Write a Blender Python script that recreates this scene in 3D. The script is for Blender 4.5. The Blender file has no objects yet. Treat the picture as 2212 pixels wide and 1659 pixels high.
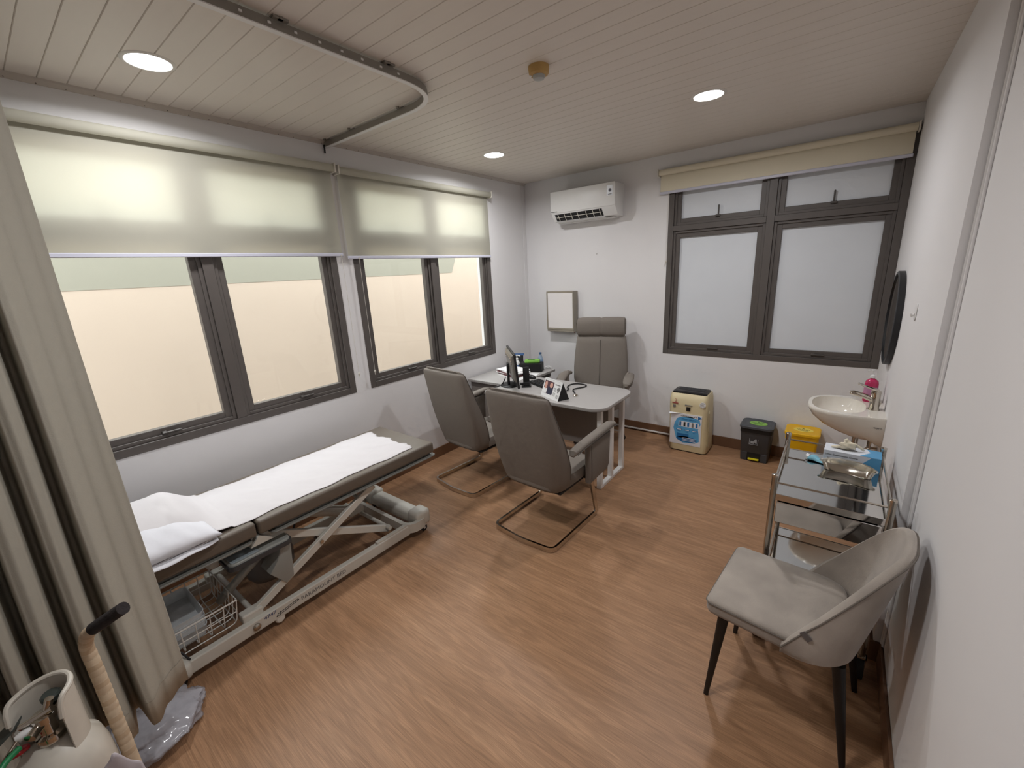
import bpy, bmesh, math, random
from mathutils import Vector, Matrix
random.seed(7)
PI = math.pi
C = bpy.context.scene.collection
SC = bpy.context.scene

# ------------------------------------------------------------------ camera
cam_d = bpy.data.cameras.new('camera')
cam = bpy.data.objects.new('camera', cam_d); C.objects.link(cam)
cam_d.sensor_width = 36.0; cam_d.lens = 14.680; cam_d.clip_start = .02
_r = Vector((0.79180532, 0.60864401, -0.05095898)); _u = Vector((-0.11957469, 0.23629479, 0.96429594)); _f = Vector((-0.59895429, 0.75744125, -0.25987789))
_m = Matrix(((_r.x, _u.x, -_f.x), (_r.y, _u.y, -_f.y), (_r.z, _u.z, -_f.z))).to_4x4()
_m.translation = (3.1131, -4.3617, 1.8164)
cam.matrix_world = _m
SC.camera = cam

# ------------------------------------------------------------------ world, exposure
wd = bpy.data.worlds.new('overcast_sky'); SC.world = wd; wd.use_nodes = True
bg = wd.node_tree.nodes['Background']
bg.inputs[0].default_value = (.95, .98, 1.0, 1); bg.inputs[1].default_value = 6.0
SC.view_settings.view_transform = 'Standard'; SC.view_settings.look = 'None'
SC.view_settings.exposure = 0.0; SC.view_settings.gamma = 1.0; SC.view_settings.use_curve_mapping = False
cy = SC.cycles; cy.max_bounces = 6; cy.diffuse_bounces = 3; cy.glossy_bounces = 3; cy.transmission_bounces = 4; cy.transparent_max_bounces = 8; cy.caustics_reflective = False; cy.caustics_refractive = False; cy.use_adaptive_sampling = True; cy.adaptive_threshold = .05; cy.adaptive_min_samples = 12
LAMP = 14.2       # power of each downlight in watts

# ------------------------------------------------------------------ materials
def lin(c):
    return tuple((v/255/12.92 if v/255 <= .04045 else ((v/255+.055)/1.055)**2.4) for v in c)
def mat(name, col, rough=.5, metal=0., var=.0, vs=12., bump=0., bs=150., spec=.5, coat=0., emit=None, es=0., sheen=0., stretch=(1,1,1), alpha=1.):
    m = bpy.data.materials.new(name); m.use_nodes = True
    nt = m.node_tree; b = nt.nodes['Principled BSDF']
    c = lin(col)
    b.inputs['Base Color'].default_value = (*c, 1)
    b.inputs['Roughness'].default_value = rough; b.inputs['Metallic'].default_value = metal
    b.inputs['Specular IOR Level'].default_value = spec
    b.inputs['Coat Weight'].default_value = coat
    b.inputs['Sheen Weight'].default_value = sheen
    tc = nt.nodes.new('ShaderNodeTexCoord'); mp = nt.nodes.new('ShaderNodeMapping')
    mp.inputs['Scale'].default_value = stretch
    nt.links.new(tc.outputs['Object'], mp.inputs['Vector'])
    n = nt.nodes.new('ShaderNodeTexNoise'); n.inputs['Scale'].default_value = vs; n.inputs['Detail'].default_value = 2
    nt.links.new(mp.outputs['Vector'], n.inputs['Vector'])
    rp = nt.nodes.new('ShaderNodeMix'); rp.data_type = 'RGBA'
    v = var if var else .02
    rp.inputs['A'].default_value = (*[x*(1-v) for x in c], 1); rp.inputs['B'].default_value = (*[min(1, x*(1+v)) for x in c], 1)
    nt.links.new(n.outputs['Fac'], rp.inputs['Factor']); nt.links.new(rp.outputs['Result'], b.inputs['Base Color'])
    if bump:
        n2 = nt.nodes.new('ShaderNodeTexNoise'); n2.inputs['Scale'].default_value = bs; n2.inputs['Detail'].default_value = 1
        nt.links.new(mp.outputs['Vector'], n2.inputs['Vector'])
        bp = nt.nodes.new('ShaderNodeBump'); bp.inputs['Strength'].default_value = bump; bp.inputs['Distance'].default_value = .004
        nt.links.new(n2.outputs['Fac'], bp.inputs['Height']); nt.links.new(bp.outputs['Normal'], b.inputs['Normal'])
    if emit:
        b.inputs['Emission Color'].default_value = (*lin(emit), 1); b.inputs['Emission Strength'].default_value = es
    return m

M = {}
def wall_mat(name, col):
    m = mat(name, col, .75, var=.03, vs=1.5, spec=.25); return m
M['wall'] = wall_mat('wall_paint', (231, 229, 229))
M['ceil'] = mat('ceiling_board_paint', (226, 218, 208), .42, var=.03, vs=3, spec=.4, stretch=(1, 8, 1))
M['ceil_back'] = mat('ceiling_gap', (205, 196, 184), .8)
M['trim'] = mat('ceiling_trim_paint', (196, 188, 180), .5)
M['nail'] = mat('screw_head', (70, 60, 50), .5)
M['base'] = mat('baseboard_vinyl', (118, 86, 63), .45, var=.06, vs=8, stretch=(4, 4, 1))
M['frame'] = mat('window_frame_powder_coat', (92, 86, 82), .45, var=.02, vs=40)
M['handle'] = mat('window_handle', (82, 77, 73), .4)
M['white'] = mat('white_plastic', (232, 231, 229), .4)
M['offwhite'] = mat('offwhite_plastic', (222, 217, 206), .45, var=.02)
M['bedmetal'] = mat('bed_frame_enamel', (206, 202, 192), .4, var=.05, vs=9)
M['bedunder'] = mat('bed_under_tray', (128, 127, 121), .5, var=.04)
M['bedgrey'] = mat('bed_pedal_plastic', (148, 149, 144), .35, var=.05)
M['motor'] = mat('motor_housing', (118, 116, 116), .5, var=.05)
M['vinyl'] = mat('mattress_vinyl', (106, 96, 85), .42, var=.03, vs=30, bump=.08, bs=400)
M['sheet'] = mat('white_paper_sheet', (208, 203, 204), .8, bump=.45, bs=16, var=.02)
M['pillow'] = mat('pillowcase_cotton', (222, 221, 226), .85, bump=.3, bs=26, var=.02)
M['chairgrey'] = mat('grey_upholstery', (124, 116, 108), .72, var=.05, vs=60, bump=.15, bs=500, spec=.3)
M['chairseam'] = mat('upholstery_piping', (92, 86, 80), .7)
M['chrome'] = mat('chrome_steel', (206, 198, 187), .11, 1.0)
M['steel'] = mat('stainless_steel', (212, 211, 209), .055, 1.0, var=.03, vs=6)
M['dishsteel'] = mat('polished_dish_steel', (232, 228, 218), .16, 1.0)
M['steelrough'] = mat('brushed_steel', (178, 172, 162), .22, 1.0, var=.05, vs=30, stretch=(1, 1, 12))
M['desk'] = mat('desk_top_laminate', (170, 166, 163), .45, var=.07, vs=55, stretch=(3, 14, 3))
M['deskedge'] = mat('desk_edge_band', (120, 115, 112), .5)
M['deskwhite'] = mat('white_powder_coat', (233, 231, 228), .4)
M['cabinet'] = mat('return_cabinet_laminate', (142, 136, 131), .5, var=.05, vs=40, stretch=(2, 10, 2))
M['black'] = mat('black_plastic', (22, 21, 22), .4)
M['blackmatte'] = mat('black_matte', (16, 14, 14), .6)
M['darkgrey'] = mat('dark_grey_plastic', (62, 62, 64), .5, var=.03)
M['dkleg'] = mat('black_leg_paint', (18, 16, 16), .45)
M['rubber'] = mat('rubber', (32, 30, 30), .8)
M['paper'] = mat('paper', (236, 235, 234), .85)
M['maroon'] = mat('maroon_binder', (104, 52, 54), .6)
M['green'] = mat('green_packet', (120, 176, 70), .5, var=.1, vs=30)
M['blue'] = mat('blue_card', (62, 96, 146), .55)
M['cream'] = mat('aged_cream_plastic', (214, 199, 160), .45, var=.05, vs=6)
M['fire'] = mat('aged_detector_plastic', (196, 160, 98), .5, var=.08, vs=20)
M['yellow'] = mat('yellow_bin_plastic', (236, 182, 14), .42, var=.03)
M['yellowp'] = mat('yellow_pedal', (222, 206, 30), .5)
M['ybadge'] = mat('pale_yellow_sticker', (240, 216, 96), .6)
M['gbadge'] = mat('green_sticker', (138, 186, 84), .6)
M['ink'] = mat('dark_print', (44, 46, 44), .6)
M['inkgreen'] = mat('green_print', (40, 84, 30), .6)
M['inkgrey'] = mat('grey_print', (120, 118, 116), .6)
M['inkred'] = mat('red_print', (160, 74, 70), .6)
M['ceramic'] = mat('sink_ceramic', (232, 226, 215), .12, var=.01, coat=.3)
M['velvet'] = mat('taupe_velvet', (160, 150, 140), .8, var=.45, vs=6, bump=.12, bs=350, sheen=.35)
M['velvetseam'] = mat('velvet_piping', (112, 104, 96), .8)
M['curtain'] = mat('curtain_cloth', (180, 175, 162), .85, var=.03, vs=40, bump=.12, bs=260, spec=.2)
M['track'] = mat('curtain_track_aluminium', (150, 146, 138), .45, .4, var=.03)
M['cylwhite'] = mat('chipped_white_paint', (214, 207, 194), .4, var=.10, vs=16)
M['tape'] = mat('tan_tape', (204, 182, 154), .75, var=.20, vs=26, bump=.4, bs=70)
M['red'] = mat('red_plastic', (178, 42, 48), .4)
M['greenhose'] = mat('green_hose', (34, 130, 78), .4)
M['gauge'] = mat('gauge_face', (64, 70, 66), .3)
M['glovebox'] = mat('glove_box_white', (224, 228, 236), .5)
M['gloveblue'] = mat('glove_box_blue', (92, 160, 204), .5, var=.14, vs=14)
M['glove'] = mat('latex_glove', (226, 216, 192), .6, var=.03)
M['mask'] = mat('blue_mask', (128, 186, 204), .7, var=.06)
M['posterwhite'] = mat('poster_paper', (228, 229, 234), .6)
M['posterblue'] = mat('poster_blue', (92, 168, 216), .6, var=.2, vs=12)
M['posterdk'] = mat('poster_dark_blue', (34, 110, 170), .6, var=.1, vs=20)
M['skin'] = mat('photo_skin', (214, 164, 146), .6)
M['photodark'] = mat('photo_maroon_shade', (84, 50, 60), .6, var=.2, vs=30)
M['photonavy'] = mat('photo_navy', (46, 48, 70), .6)
M['viewer'] = mat('viewer_housing', (150, 142, 128), .45, var=.05)
M['viewerface'] = mat('viewer_acrylic', (234, 229, 227), .35)
M['brushsteel'] = mat('viewer_side', (150, 141, 126), .5, var=.1, vs=9)
M['mirrorframe'] = mat('mirror_frame', (28, 28, 30), .4)
M['mirror'] = mat('mirror_glass', (220, 226, 228), .02, 1.0)
M['wire'] = mat('white_coated_wire', (222, 220, 214), .4)
M['tray'] = mat('clear_plastic_tray', (178, 184, 188), .2, var=.04)
M['lampring'] = mat('downlight_ring', (226, 222, 214), .4)
M['lampface'] = mat('downlight_diffuser', (255, 255, 255), .5, emit=(252, 252, 255), es=14.)
M['extwall'] = mat('neighbour_wall_render', (180, 164, 149), .9, var=.03, vs=2)
M['exteave'] = mat('neighbour_eave', (140, 137, 124), .9, var=.02)
M['extground'] = mat('outside_ground', (150, 146, 138), .9)
M['socket'] = mat('hook_plastic', (226, 224, 222), .4)

def wood_floor():
    m = bpy.data.materials.new('floor_wood_vinyl'); m.use_nodes = True
    nt = m.node_tree; L = nt.links.new; b = nt.nodes['Principled BSDF']
    tc = nt.nodes.new('ShaderNodeTexCoord')
    def noise(scale, st, det=5, dist=0., off=0):
        mp = nt.nodes.new('ShaderNodeMapping'); mp.inputs['Scale'].default_value = st; mp.inputs['Location'].default_value = (off, off, 0)
        L(tc.outputs['Object'], mp.inputs['Vector'])
        n = nt.nodes.new('ShaderNodeTexNoise'); n.inputs['Scale'].default_value = scale; n.inputs['Detail'].default_value = det; n.inputs['Distortion'].default_value = dist
        L(mp.outputs['Vector'], n.inputs['Vector']); return n.outputs['Fac']
    def ramp(fac, stops):
        r = nt.nodes.new('ShaderNodeValToRGB'); el = r.color_ramp.elements
        el[0].position, el[0].color = stops[0][0], (*lin(stops[0][1]), 1)
        el[1].position, el[1].color = stops[-1][0], (*lin(stops[-1][1]), 1)
        for p, c in stops[1:-1]:
            e = el.new(p); e.color = (*lin(c), 1)
        L(fac, r.inputs['Fac']); return r.outputs['Color']
    def mix(mode, f, a, c):
        x = nt.nodes.new('ShaderNodeMix'); x.data_type = 'RGBA'; x.blend_type = mode; x.inputs['Factor'].default_value = f
        L(a, x.inputs['A']); L(c, x.inputs['B']); return x.outputs['Result']
    big = ramp(noise(1.0, (.9, 9, 1), 4, 1.2), [(.28, (150, 115, 86)), (.5, (160, 123, 93)), (.72, (170, 133, 102))])
    cath = ramp(noise(2.2, (.8, 10, 1), 2, 3.5, 3.1), [(.40, (176, 173, 170)), (.5, (188, 187, 186)), (.58, (206, 204, 202))])
    fine = ramp(noise(9.0, (.9, 46, 1), 6, .3, 7.7), [(.32, (158, 152, 147)), (.52, (188, 187, 185)), (.72, (214, 212, 209))])
    col = mix('OVERLAY', .60, mix('OVERLAY', .50, big, cath), fine)
    L(col, b.inputs['Base Color'])
    b.inputs['Roughness'].default_value = .42; b.inputs['Specular IOR Level'].default_value = .35
    return m
M['floor'] = wood_floor()

def glass_clear():
    m = bpy.data.materials.new('window_glass'); m.use_nodes = True; nt = m.node_tree; nt.nodes.remove(nt.nodes['Principled BSDF'])
    o = nt.nodes['Material Output']; t = nt.nodes.new('ShaderNodeBsdfTransparent'); t.inputs[0].default_value = (.95, .965, .955, 1)
    g = nt.nodes.new('ShaderNodeBsdfGlossy'); g.inputs['Roughness'].default_value = .02
    fr = nt.nodes.new('ShaderNodeFresnel'); fr.inputs[0].default_value = 1.35
    mx = nt.nodes.new('ShaderNodeMixShader'); ge = nt.nodes.new('ShaderNodeNewGeometry'); iv = nt.nodes.new('ShaderNodeMath'); iv.operation = 'SUBTRACT'; iv.inputs[0].default_value = 1.; nt.links.new(ge.outputs['Backfacing'], iv.inputs[1]); mu = nt.nodes.new('ShaderNodeMath'); mu.operation = 'MULTIPLY'; nt.links.new(fr.outputs[0], mu.inputs[0]); nt.links.new(iv.outputs[0], mu.inputs[1])
    nt.links.new(mu.outputs[0], mx.inputs[0]); nt.links.new(t.outputs[0], mx.inputs[1]); nt.links.new(g.outputs[0], mx.inputs[2]); nt.links.new(mx.outputs[0], o.inputs[0]); return m
M['glass'] = glass_clear()
def translucent(name, col, fac, rough=.9, tcol=None):
    m = bpy.data.materials.new(name); m.use_nodes = True; nt = m.node_tree; b = nt.nodes['Principled BSDF']; o = nt.nodes['Material Output']
    c = lin(col); b.inputs['Roughness'].default_value = rough; b.inputs['Specular IOR Level'].default_value = .2
    tc = nt.nodes.new('ShaderNodeTexCoord'); n = nt.nodes.new('ShaderNodeTexNoise'); n.inputs['Scale'].default_value = 3; nt.links.new(tc.outputs['Object'], n.inputs['Vector'])
    x = nt.nodes.new('ShaderNodeMix'); x.data_type = 'RGBA'; x.inputs['A'].default_value = (*[k*.96 for k in c], 1); x.inputs['B'].default_value = (*[min(1, k*1.04) for k in c], 1)
    nt.links.new(n.outputs['Fac'], x.inputs['Factor']); nt.links.new(x.outputs['Result'], b.inputs['Base Color'])
    t = nt.nodes.new('ShaderNodeBsdfTranslucent'); 
    if tcol: t.inputs[0].default_value = (*lin(tcol), 1)
    else: nt.links.new(x.outputs['Result'], t.inputs[0])
    mx = nt.nodes.new('ShaderNodeMixShader'); mx.inputs[0].default_value = fac
    nt.links.new(b.outputs[0], mx.inputs[1]); nt.links.new(t.outputs[0], mx.inputs[2]); nt.links.new(mx.outputs[0], o.inputs[0]); return m
M['blind'] = translucent('blind_fabric', (208, 205, 193), .56, tcol=(244, 243, 233))
M['blindback'] = translucent('blind_fabric_back', (232, 224, 202), .06)
M['frost'] = translucent('frosted_film_pane', (226, 230, 235), .06, .35)
def clear_plastic(name, col, a):
    m = bpy.data.materials.new(name); m.use_nodes = True; nt = m.node_tree; b = nt.nodes['Principled BSDF']; o = nt.nodes['Material Output']
    b.inputs['Base Color'].default_value = (*lin(col), 1); b.inputs['Roughness'].default_value = .12
    tc = nt.nodes.new('ShaderNodeTexCoord'); n = nt.nodes.new('ShaderNodeTexNoise'); n.inputs['Scale'].default_value = 30; nt.links.new(tc.outputs['Object'], n.inputs['Vector'])
    mr = nt.nodes.new('ShaderNodeMapRange'); mr.inputs['To Min'].default_value = a*.8; mr.inputs['To Max'].default_value = min(1, a*1.2); nt.links.new(n.outputs['Fac'], mr.inputs['Value'])
    t = nt.nodes.new('ShaderNodeBsdfTransparent'); t.inputs[0].default_value = (*[.5+.5*k for k in lin(col)], 1)
    mx = nt.nodes.new('ShaderNodeMixShader'); nt.links.new(mr.outputs[0], mx.inputs[0]); nt.links.new(t.outputs[0], mx.inputs[1]); nt.links.new(b.outputs[0], mx.inputs[2]); nt.links.new(mx.outputs[0], o.inputs[0]); return m
M['bagplastic'] = clear_plastic('clear_plastic_bag', (206, 204, 210), .5)
M['bottle'] = clear_plastic('clear_blue_bottle', (176, 196, 216), .45)
M['soap'] = clear_plastic('pink_liquid_soap', (206, 54, 104), .8)
M['softtray'] = clear_plastic('clear_tray_plastic', (226, 230, 232), .72)

# ------------------------------------------------------------------ mesh helpers
def V(*a): return Vector(a)
class MB:
    """collects shapes into one mesh"""
    def __init__(s): s.bm = bmesh.new()
    def box(s, a, b, bev=0., seg=2):
        c = [(a[i]+b[i])/2 for i in range(3)]; d = [abs(b[i]-a[i]) for i in range(3)]
        bm2 = bmesh.new(); bmesh.ops.create_cube(bm2, size=1.)
        for v in bm2.verts: v.co = Vector((v.co.x*d[0]+c[0], v.co.y*d[1]+c[1], v.co.z*d[2]+c[2]))
        if bev: bmesh.ops.bevel(bm2, geom=bm2.edges[:], offset=min(bev, min(d)*.49), segments=seg, affect='EDGES', profile=.5)
        s.add(bm2); return s
    def add(s, bm2, mtx=None):
        me = bpy.data.meshes.new('t')
        if mtx is not None: bm2.transform(mtx)
        bm2.to_mesh(me); bm2.free(); s.bm.from_mesh(me); bpy.data.meshes.remove(me); return s
    def xf(s, mtx): s.bm.transform(mtx); return s
    def poly(s, pts, a, b, ax='z', bev=0., seg=2):
        """extrude the polygon pts (2d) from a to b along the axis"""
        def p3(p, h):
            return {'z': (p[0], p[1], h), 'y': (p[0], h, p[1]), 'x': (h, p[0], p[1])}[ax]
        bm2 = bmesh.new(); n = len(pts)
        lo = [bm2.verts.new(p3(p, a)) for p in pts]; hi = [bm2.verts.new(p3(p, b)) for p in pts]
        fl = bm2.faces.new(lo[::-1]); fh = bm2.faces.new(hi)
        for i in range(n): bm2.faces.new((lo[i], lo[(i+1) % n], hi[(i+1) % n], hi[i]))
        bmesh.ops.recalc_face_normals(bm2, faces=bm2.faces[:])
        if bev:
            eds = list({e for f in (fl, fh) for e in f.edges}); bmesh.ops.bevel(bm2, geom=eds, offset=bev, segments=seg, affect='EDGES', profile=.5)
        s.add(bm2); return s
    def loft(s, loops, cap=True, closed=True, smooth=True):
        bm = s.bm; rows = [[bm.verts.new(p) for p in lp] for lp in loops]; n = len(rows[0])
        for r in range(len(rows)-1):
            for i in range(n if closed else n-1):
                j = (i+1) % n
                try: bm.faces.new((rows[r][i], rows[r][j], rows[r+1][j], rows[r+1][i]))
                except ValueError: pass
        if cap and closed:
            bm.faces.new(rows[0][::-1]); bm.faces.new(rows[-1])
        return s
    def lathe(s, prof, c=(0, 0, 0), n=24, ax='z'):
        loops = []
        for r, h in prof:
            lp = []
            for k in range(n):
                a = 2*PI*k/n; x, y = r*math.cos(a), r*math.sin(a)
                q = {'z': (x, y, h), 'y': (x, h, y), 'x': (h, x, y)}[ax]
                lp.append((q[0]+c[0], q[1]+c[1], q[2]+c[2]))
            loops.append(lp)
        return s.loft(loops)
    def cyl(s, a, b, r, r2=None, n=16):
        a, b = Vector(a), Vector(b); return s.sweep([a, b], [(math.cos(2*PI*k/n), math.sin(2*PI*k/n)) for k in range(n)], scale=[r, r if r2 is None else r2])
    def tube(s, path, r, n=10, closed=False):
        return s.sweep(path, [(math.cos(2*PI*k/n), math.sin(2*PI*k/n)) for k in range(n)], scale=r if isinstance(r, list) else [r]*len(path), closed=closed)
    def sweep(s, path, prof, scale=None, closed=False, up=None):
        P = [Vector(p) for p in path]; n = len(P); T = []
        for i in range(n):
            if closed: t = (P[(i+1) % n]-P[i]).normalized() + (P[i]-P[i-1]).normalized()
            else:
                t = Vector((0, 0, 0))
                if i < n-1: t += (P[i+1]-P[i]).normalized()
                if i > 0: t += (P[i]-P[i-1]).normalized()
            T.append(t.normalized() if t.length > 1e-9 else Vector((0, 0, 1)))
        if up is None:
            a = Vector((0, 0, 1)) if abs(T[0].z) < .9 else Vector((1, 0, 0))
            N = (a - T[0]*a.dot(T[0])).normalized()
        loops = []
        for i in range(n):
            if up is not None:
                a = Vector(up[i] if isinstance(up, list) else up); N = (a - T[i]*a.dot(T[i])).normalized()
            else: N = (N - T[i]*N.dot(T[i])).normalized()
            B = T[i].cross(N); sc = 1 if scale is None else scale[i]
            k = 1.
            if 0 < i < n-1 or closed:
                d0 = (P[i]-P[i-1]).normalized(); co = max(.35, T[i].dot(d0)); k = 1/co
            loops.append([P[i] + (B*q[0]*sc*(k if up is not None else 1)) + N*q[1]*sc for q in prof])
        if closed: loops.append(loops[0]);
        s.loft(loops, cap=not closed)
        if closed: bmesh.ops.remove_doubles(s.bm, verts=s.bm.verts[:], dist=1e-6)
        return s
    def grid(s, fn, nu, nv):
        bm = s.bm; g = [[bm.verts.new(fn(i/nu, j/nv)) for j in range(nv+1)] for i in range(nu+1)]
        for i in range(nu):
            for j in range(nv): bm.faces.new((g[i][j], g[i+1][j], g[i+1][j+1], g[i][j+1]))
        return s
    def build(s, name, m, parent=None, smooth=False, off=None, mods=None):
        bm = s.bm
        bmesh.ops.recalc_face_normals(bm, faces=bm.faces[:])
        if parent is not None and off is None:
            r = parent
            while r.parent is not None: r = r.parent
            if r.type == 'EMPTY' and r.get('_w'): off = r.location
        if off is not None: bmesh.ops.translate(bm, verts=bm.verts[:], vec=-Vector(off))
        me = bpy.data.meshes.new(name); bm.to_mesh(me); bm.free()
        me.materials.append(M[m] if isinstance(m, str) else m)
        if smooth:
            for p in me.polygons: p.use_smooth = True
            if smooth != 'all':
                me.update()
                try: me.set_sharp_from_angle(angle=math.radians(38))
                except Exception: pass
        o = bpy.data.objects.new(name, me); C.objects.link(o)
        if parent is not None: o.parent = parent
        return o
def tag(o, label=None, cat=None, group=None, kind=None):
    if label: o['label'] = label
    if cat: o['category'] = cat
    if group: o['group'] = group
    if kind: o['kind'] = kind
    return o
def thing(name, label, cat, loc=(0, 0, 0), rz=0., group=None, world=True):
    """an Empty at the base of a thing; with world=True its parts are given in room coordinates"""
    o = bpy.data.objects.new(name, None); C.objects.link(o); o.empty_display_size = .05
    o.location = loc; o.rotation_euler = (0, 0, rz)
    if world: o['_w'] = 1
    return tag(o, label, cat, group)
def copy_tree(o, parent=None):
    c = o.copy(); C.objects.link(c); c.parent = parent
    for ch in list(o.children): copy_tree(ch, c)
    return c
def rrect(x0, y0, x1, y1, r, n=6):
    pts = []
    rs = r if isinstance(r, (list, tuple)) else [r]*4
    for (cx, cy, a0, q) in ((x1-rs[0], y0+rs[0], -PI/2, rs[0]), (x1-rs[1], y1-rs[1], 0, rs[1]), (x0+rs[2], y1-rs[2], PI/2, rs[2]), (x0+rs[3], y0+rs[3], PI, rs[3])):
        for k in range(n+1):
            a = a0+PI/2*k/n; pts.append((cx+q*math.cos(a), cy+q*math.sin(a)))
    return pts
def ell(cx, cy, rx, ry, n=24, p=2.):
    out = []
    for k in range(n):
        a = 2*PI*k/n; c, s_ = math.cos(a), math.sin(a)
        out.append((cx+rx*math.copysign(abs(c)**(2/p), c), cy+ry*math.copysign(abs(s_)**(2/p), s_)))
    return out
def fillet(pts, r, n=5):
    """round the inner corners of a 3d polyline"""
    P = [Vector(p) for p in pts]; out = [P[0]]
    for i in range(1, len(P)-1):
        a, b, c = P[i-1], P[i], P[i+1]; u, w = (a-b), (c-b); rr = min(r, u.length*.49, w.length*.49)
        p, q = b+u.normalized()*rr, b+w.normalized()*rr
        for k in range(n+1):
            t = k/n; out.append(p*(1-t)**2 + b*2*t*(1-t) + q*t*t)
    out.append(P[-1]); return out
def text(name, body, size, m, parent, o, ux, uy, depth=.0006, align='CENTER', sx=1.):
    """flat lettering: origin o, reading direction ux, up direction uy (room or local coordinates of the parent)"""
    cu = bpy.data.curves.new(name, 'FONT'); cu.body = body; cu.size = size; cu.align_x = align; cu.align_y = 'CENTER'; cu.extrude = depth; cu.resolution_u = 2
    ob = bpy.data.objects.new(name, cu); C.objects.link(ob)
    bpy.context.view_layer.update()
    me = bpy.data.meshes.new_from_object(ob.evaluated_get(bpy.context.evaluated_depsgraph_get()))
    bpy.data.objects.remove(ob); bpy.data.curves.remove(cu)
    ux, uy = Vector(ux).normalized(), Vector(uy).normalized(); uz = ux.cross(uy)
    mt = Matrix(((ux.x*sx, uy.x, uz.x, o[0]), (ux.y*sx, uy.y, uz.y, o[1]), (ux.z*sx, uy.z, uz.z, o[2]), (0, 0, 0, 1)))
    r = parent
    while r is not None and r.parent is not None: r = r.parent
    if r is not None and r.get('_w'): mt = Matrix.Translation(-Vector(r.location)) @ mt
    me.transform(mt); me.materials.clear(); me.materials.append(M[m])
    q = bpy.data.objects.new(name, me); C.objects.link(q); q.parent = parent; return q
def struct(o): o['kind'] = 'structure'; return o

# ================================================================== THE ROOM
H = 2.8; W = 3.4178; WN = 3.4524; YJ = -2.1805; YF = -6.2; TH = .2
struct(MB().box((-TH, YF-TH, -.12), (WN+TH, TH, 0)).build('floor', 'floor'))
# ceiling: backing sheet and 100 mm boards running across the room
cl = struct(MB().box((-TH, YF-TH, H+.018), (WN+TH, TH, H+.1)).build('ceiling', 'ceil_back'))
bmB = None
for k in range(62):
    y1 = -.1*k; y0 = y1-.1
    if bmB is None:
        b = MB().poly([(-.0997, .0035), (-.0972, 0), (-.0028, 0), (-.0003, .0035), (-.0003, .0175), (-.0997, .0175)], .0, WN, 'x').build('ceiling_board', 'ceil', cl, off=(0, 0, 0))
        bmB = b.data
    else:
        b = bpy.data.objects.new('ceiling_board', bmB); C.objects.link(b); b.parent = cl
    b.location = (0, y1, H)
def wall_with_holes(mb, ax, at0, at1, u0, u1, z0, z1, holes):
    """wall slab between at0 and at1 along ax, spanning u0..u1 with rectangular holes (ua, ub, za, zb)"""
    def bx(a, b, c, d):
        if b-a < 1e-4 or d-c < 1e-4: return
        if ax == 'x': mb.box((at0, a, c), (at1, b, d))
        else: mb.box((a, at0, c), (b, at1, d))
    hs = sorted(holes); cur = u0
    for (a, b, c, d) in hs:
        bx(cur, a, z0, z1); bx(a, b, z0, c); bx(a, b, d, z1); cur = b
    bx(cur, u1, z0, z1)
W1 = (-4.24, -2.521); W2 = (-2.379, -.696); WB = (1.70, 3.4171); ZS = .906; ZT = 2.636
mb = MB(); wall_with_holes(mb, 'x', -TH, 0, YF, 0, 0, H+.1, [(W1[0], W1[1], ZS, ZT), (W2[0], W2[1], ZS, ZT)]); mb.box((-TH, TH, -.3), (0, 6, H+.1)).box((0, TH, -.3), (WN+TH, 6, H+.1)); struct(mb.build('wall_left', 'wall'))  # boxes beyond the back wall: unseen building mass added to shade the neighbouring wall
mb = MB(); wall_with_holes(mb, 'y', 0, TH, -TH, WN+TH, 0, H+.1, [(WB[0], WB[1], ZS+.004, ZT)]); struct(mb.build('wall_back', 'wall'))
struct(MB().box((W, YJ, 0), (WN+TH, 0, H+.1)).box((WN, YF, 0), (WN+TH, YJ, H+.1)).build('wall_right', 'wall'))
struct(MB().box((-TH, YF-TH, 0), (WN+TH, YF, H+.1)).build('wall_front', 'wall'))
# trims: cove along the left wall with a screw at every board, corner cover strip, bead beside the wall step
t1 = struct(MB().poly([(0, H), (.028, H), (.024, H-.008), (.008, H-.022), (0, H-.024)], YF, -.001, 'y').build('trim_1', 'trim'))
mesh0 = None
for k in range(2, 58):
    if mesh0 is None:
        s = MB().lathe([(.0038, 0), (.0038, .0025), (.002, .0035)], n=8, ax='x').build('screw_head', 'nail', t1, off=(0, 0, 0)); mesh0 = s.data
    else:
        s = bpy.data.objects.new('screw_head', mesh0); C.objects.link(s); s.parent = t1
    s.location = (.0082, -.1*k-.006, H-.018)
struct(MB().box((0, -.062, 0), (.006, 0, H-.024), .002).build('trim_2', 'wall'))
struct(MB().cyl((WN-.005, YJ-.012, .11), (WN-.005, YJ-.012, H), .0075, n=10).cyl((WN-.004, YJ-.03, .11), (WN-.004, YJ-.03, H), .005, n=10).build('trim_3', 'wall', smooth=True))
HB = .104
struct(MB().box((0, -.012, 0), (W, 0, HB), .003).build('baseboard_back', 'base'))
struct(MB().box((0, YF, 0), (.012, 0, HB), .003).build('baseboard_left', 'base'))
struct(MB().box((WN-.012, YF, 0), (WN, YJ, HB), .003).box((W-.012, YJ-.012, 0), (WN, YJ, HB), .003).box((W-.012, YJ, 0), (W, -.012, HB), .003).build('baseboard_right', 'base'))
tag(MB().box((.9, -.03, .018), (1.94, -.012, .033), .003).build('cable_duct', 'deskwhite'), 'thin white cable duct along the brown baseboard between the desk chair and air purifier', 'cable duct')

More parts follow.
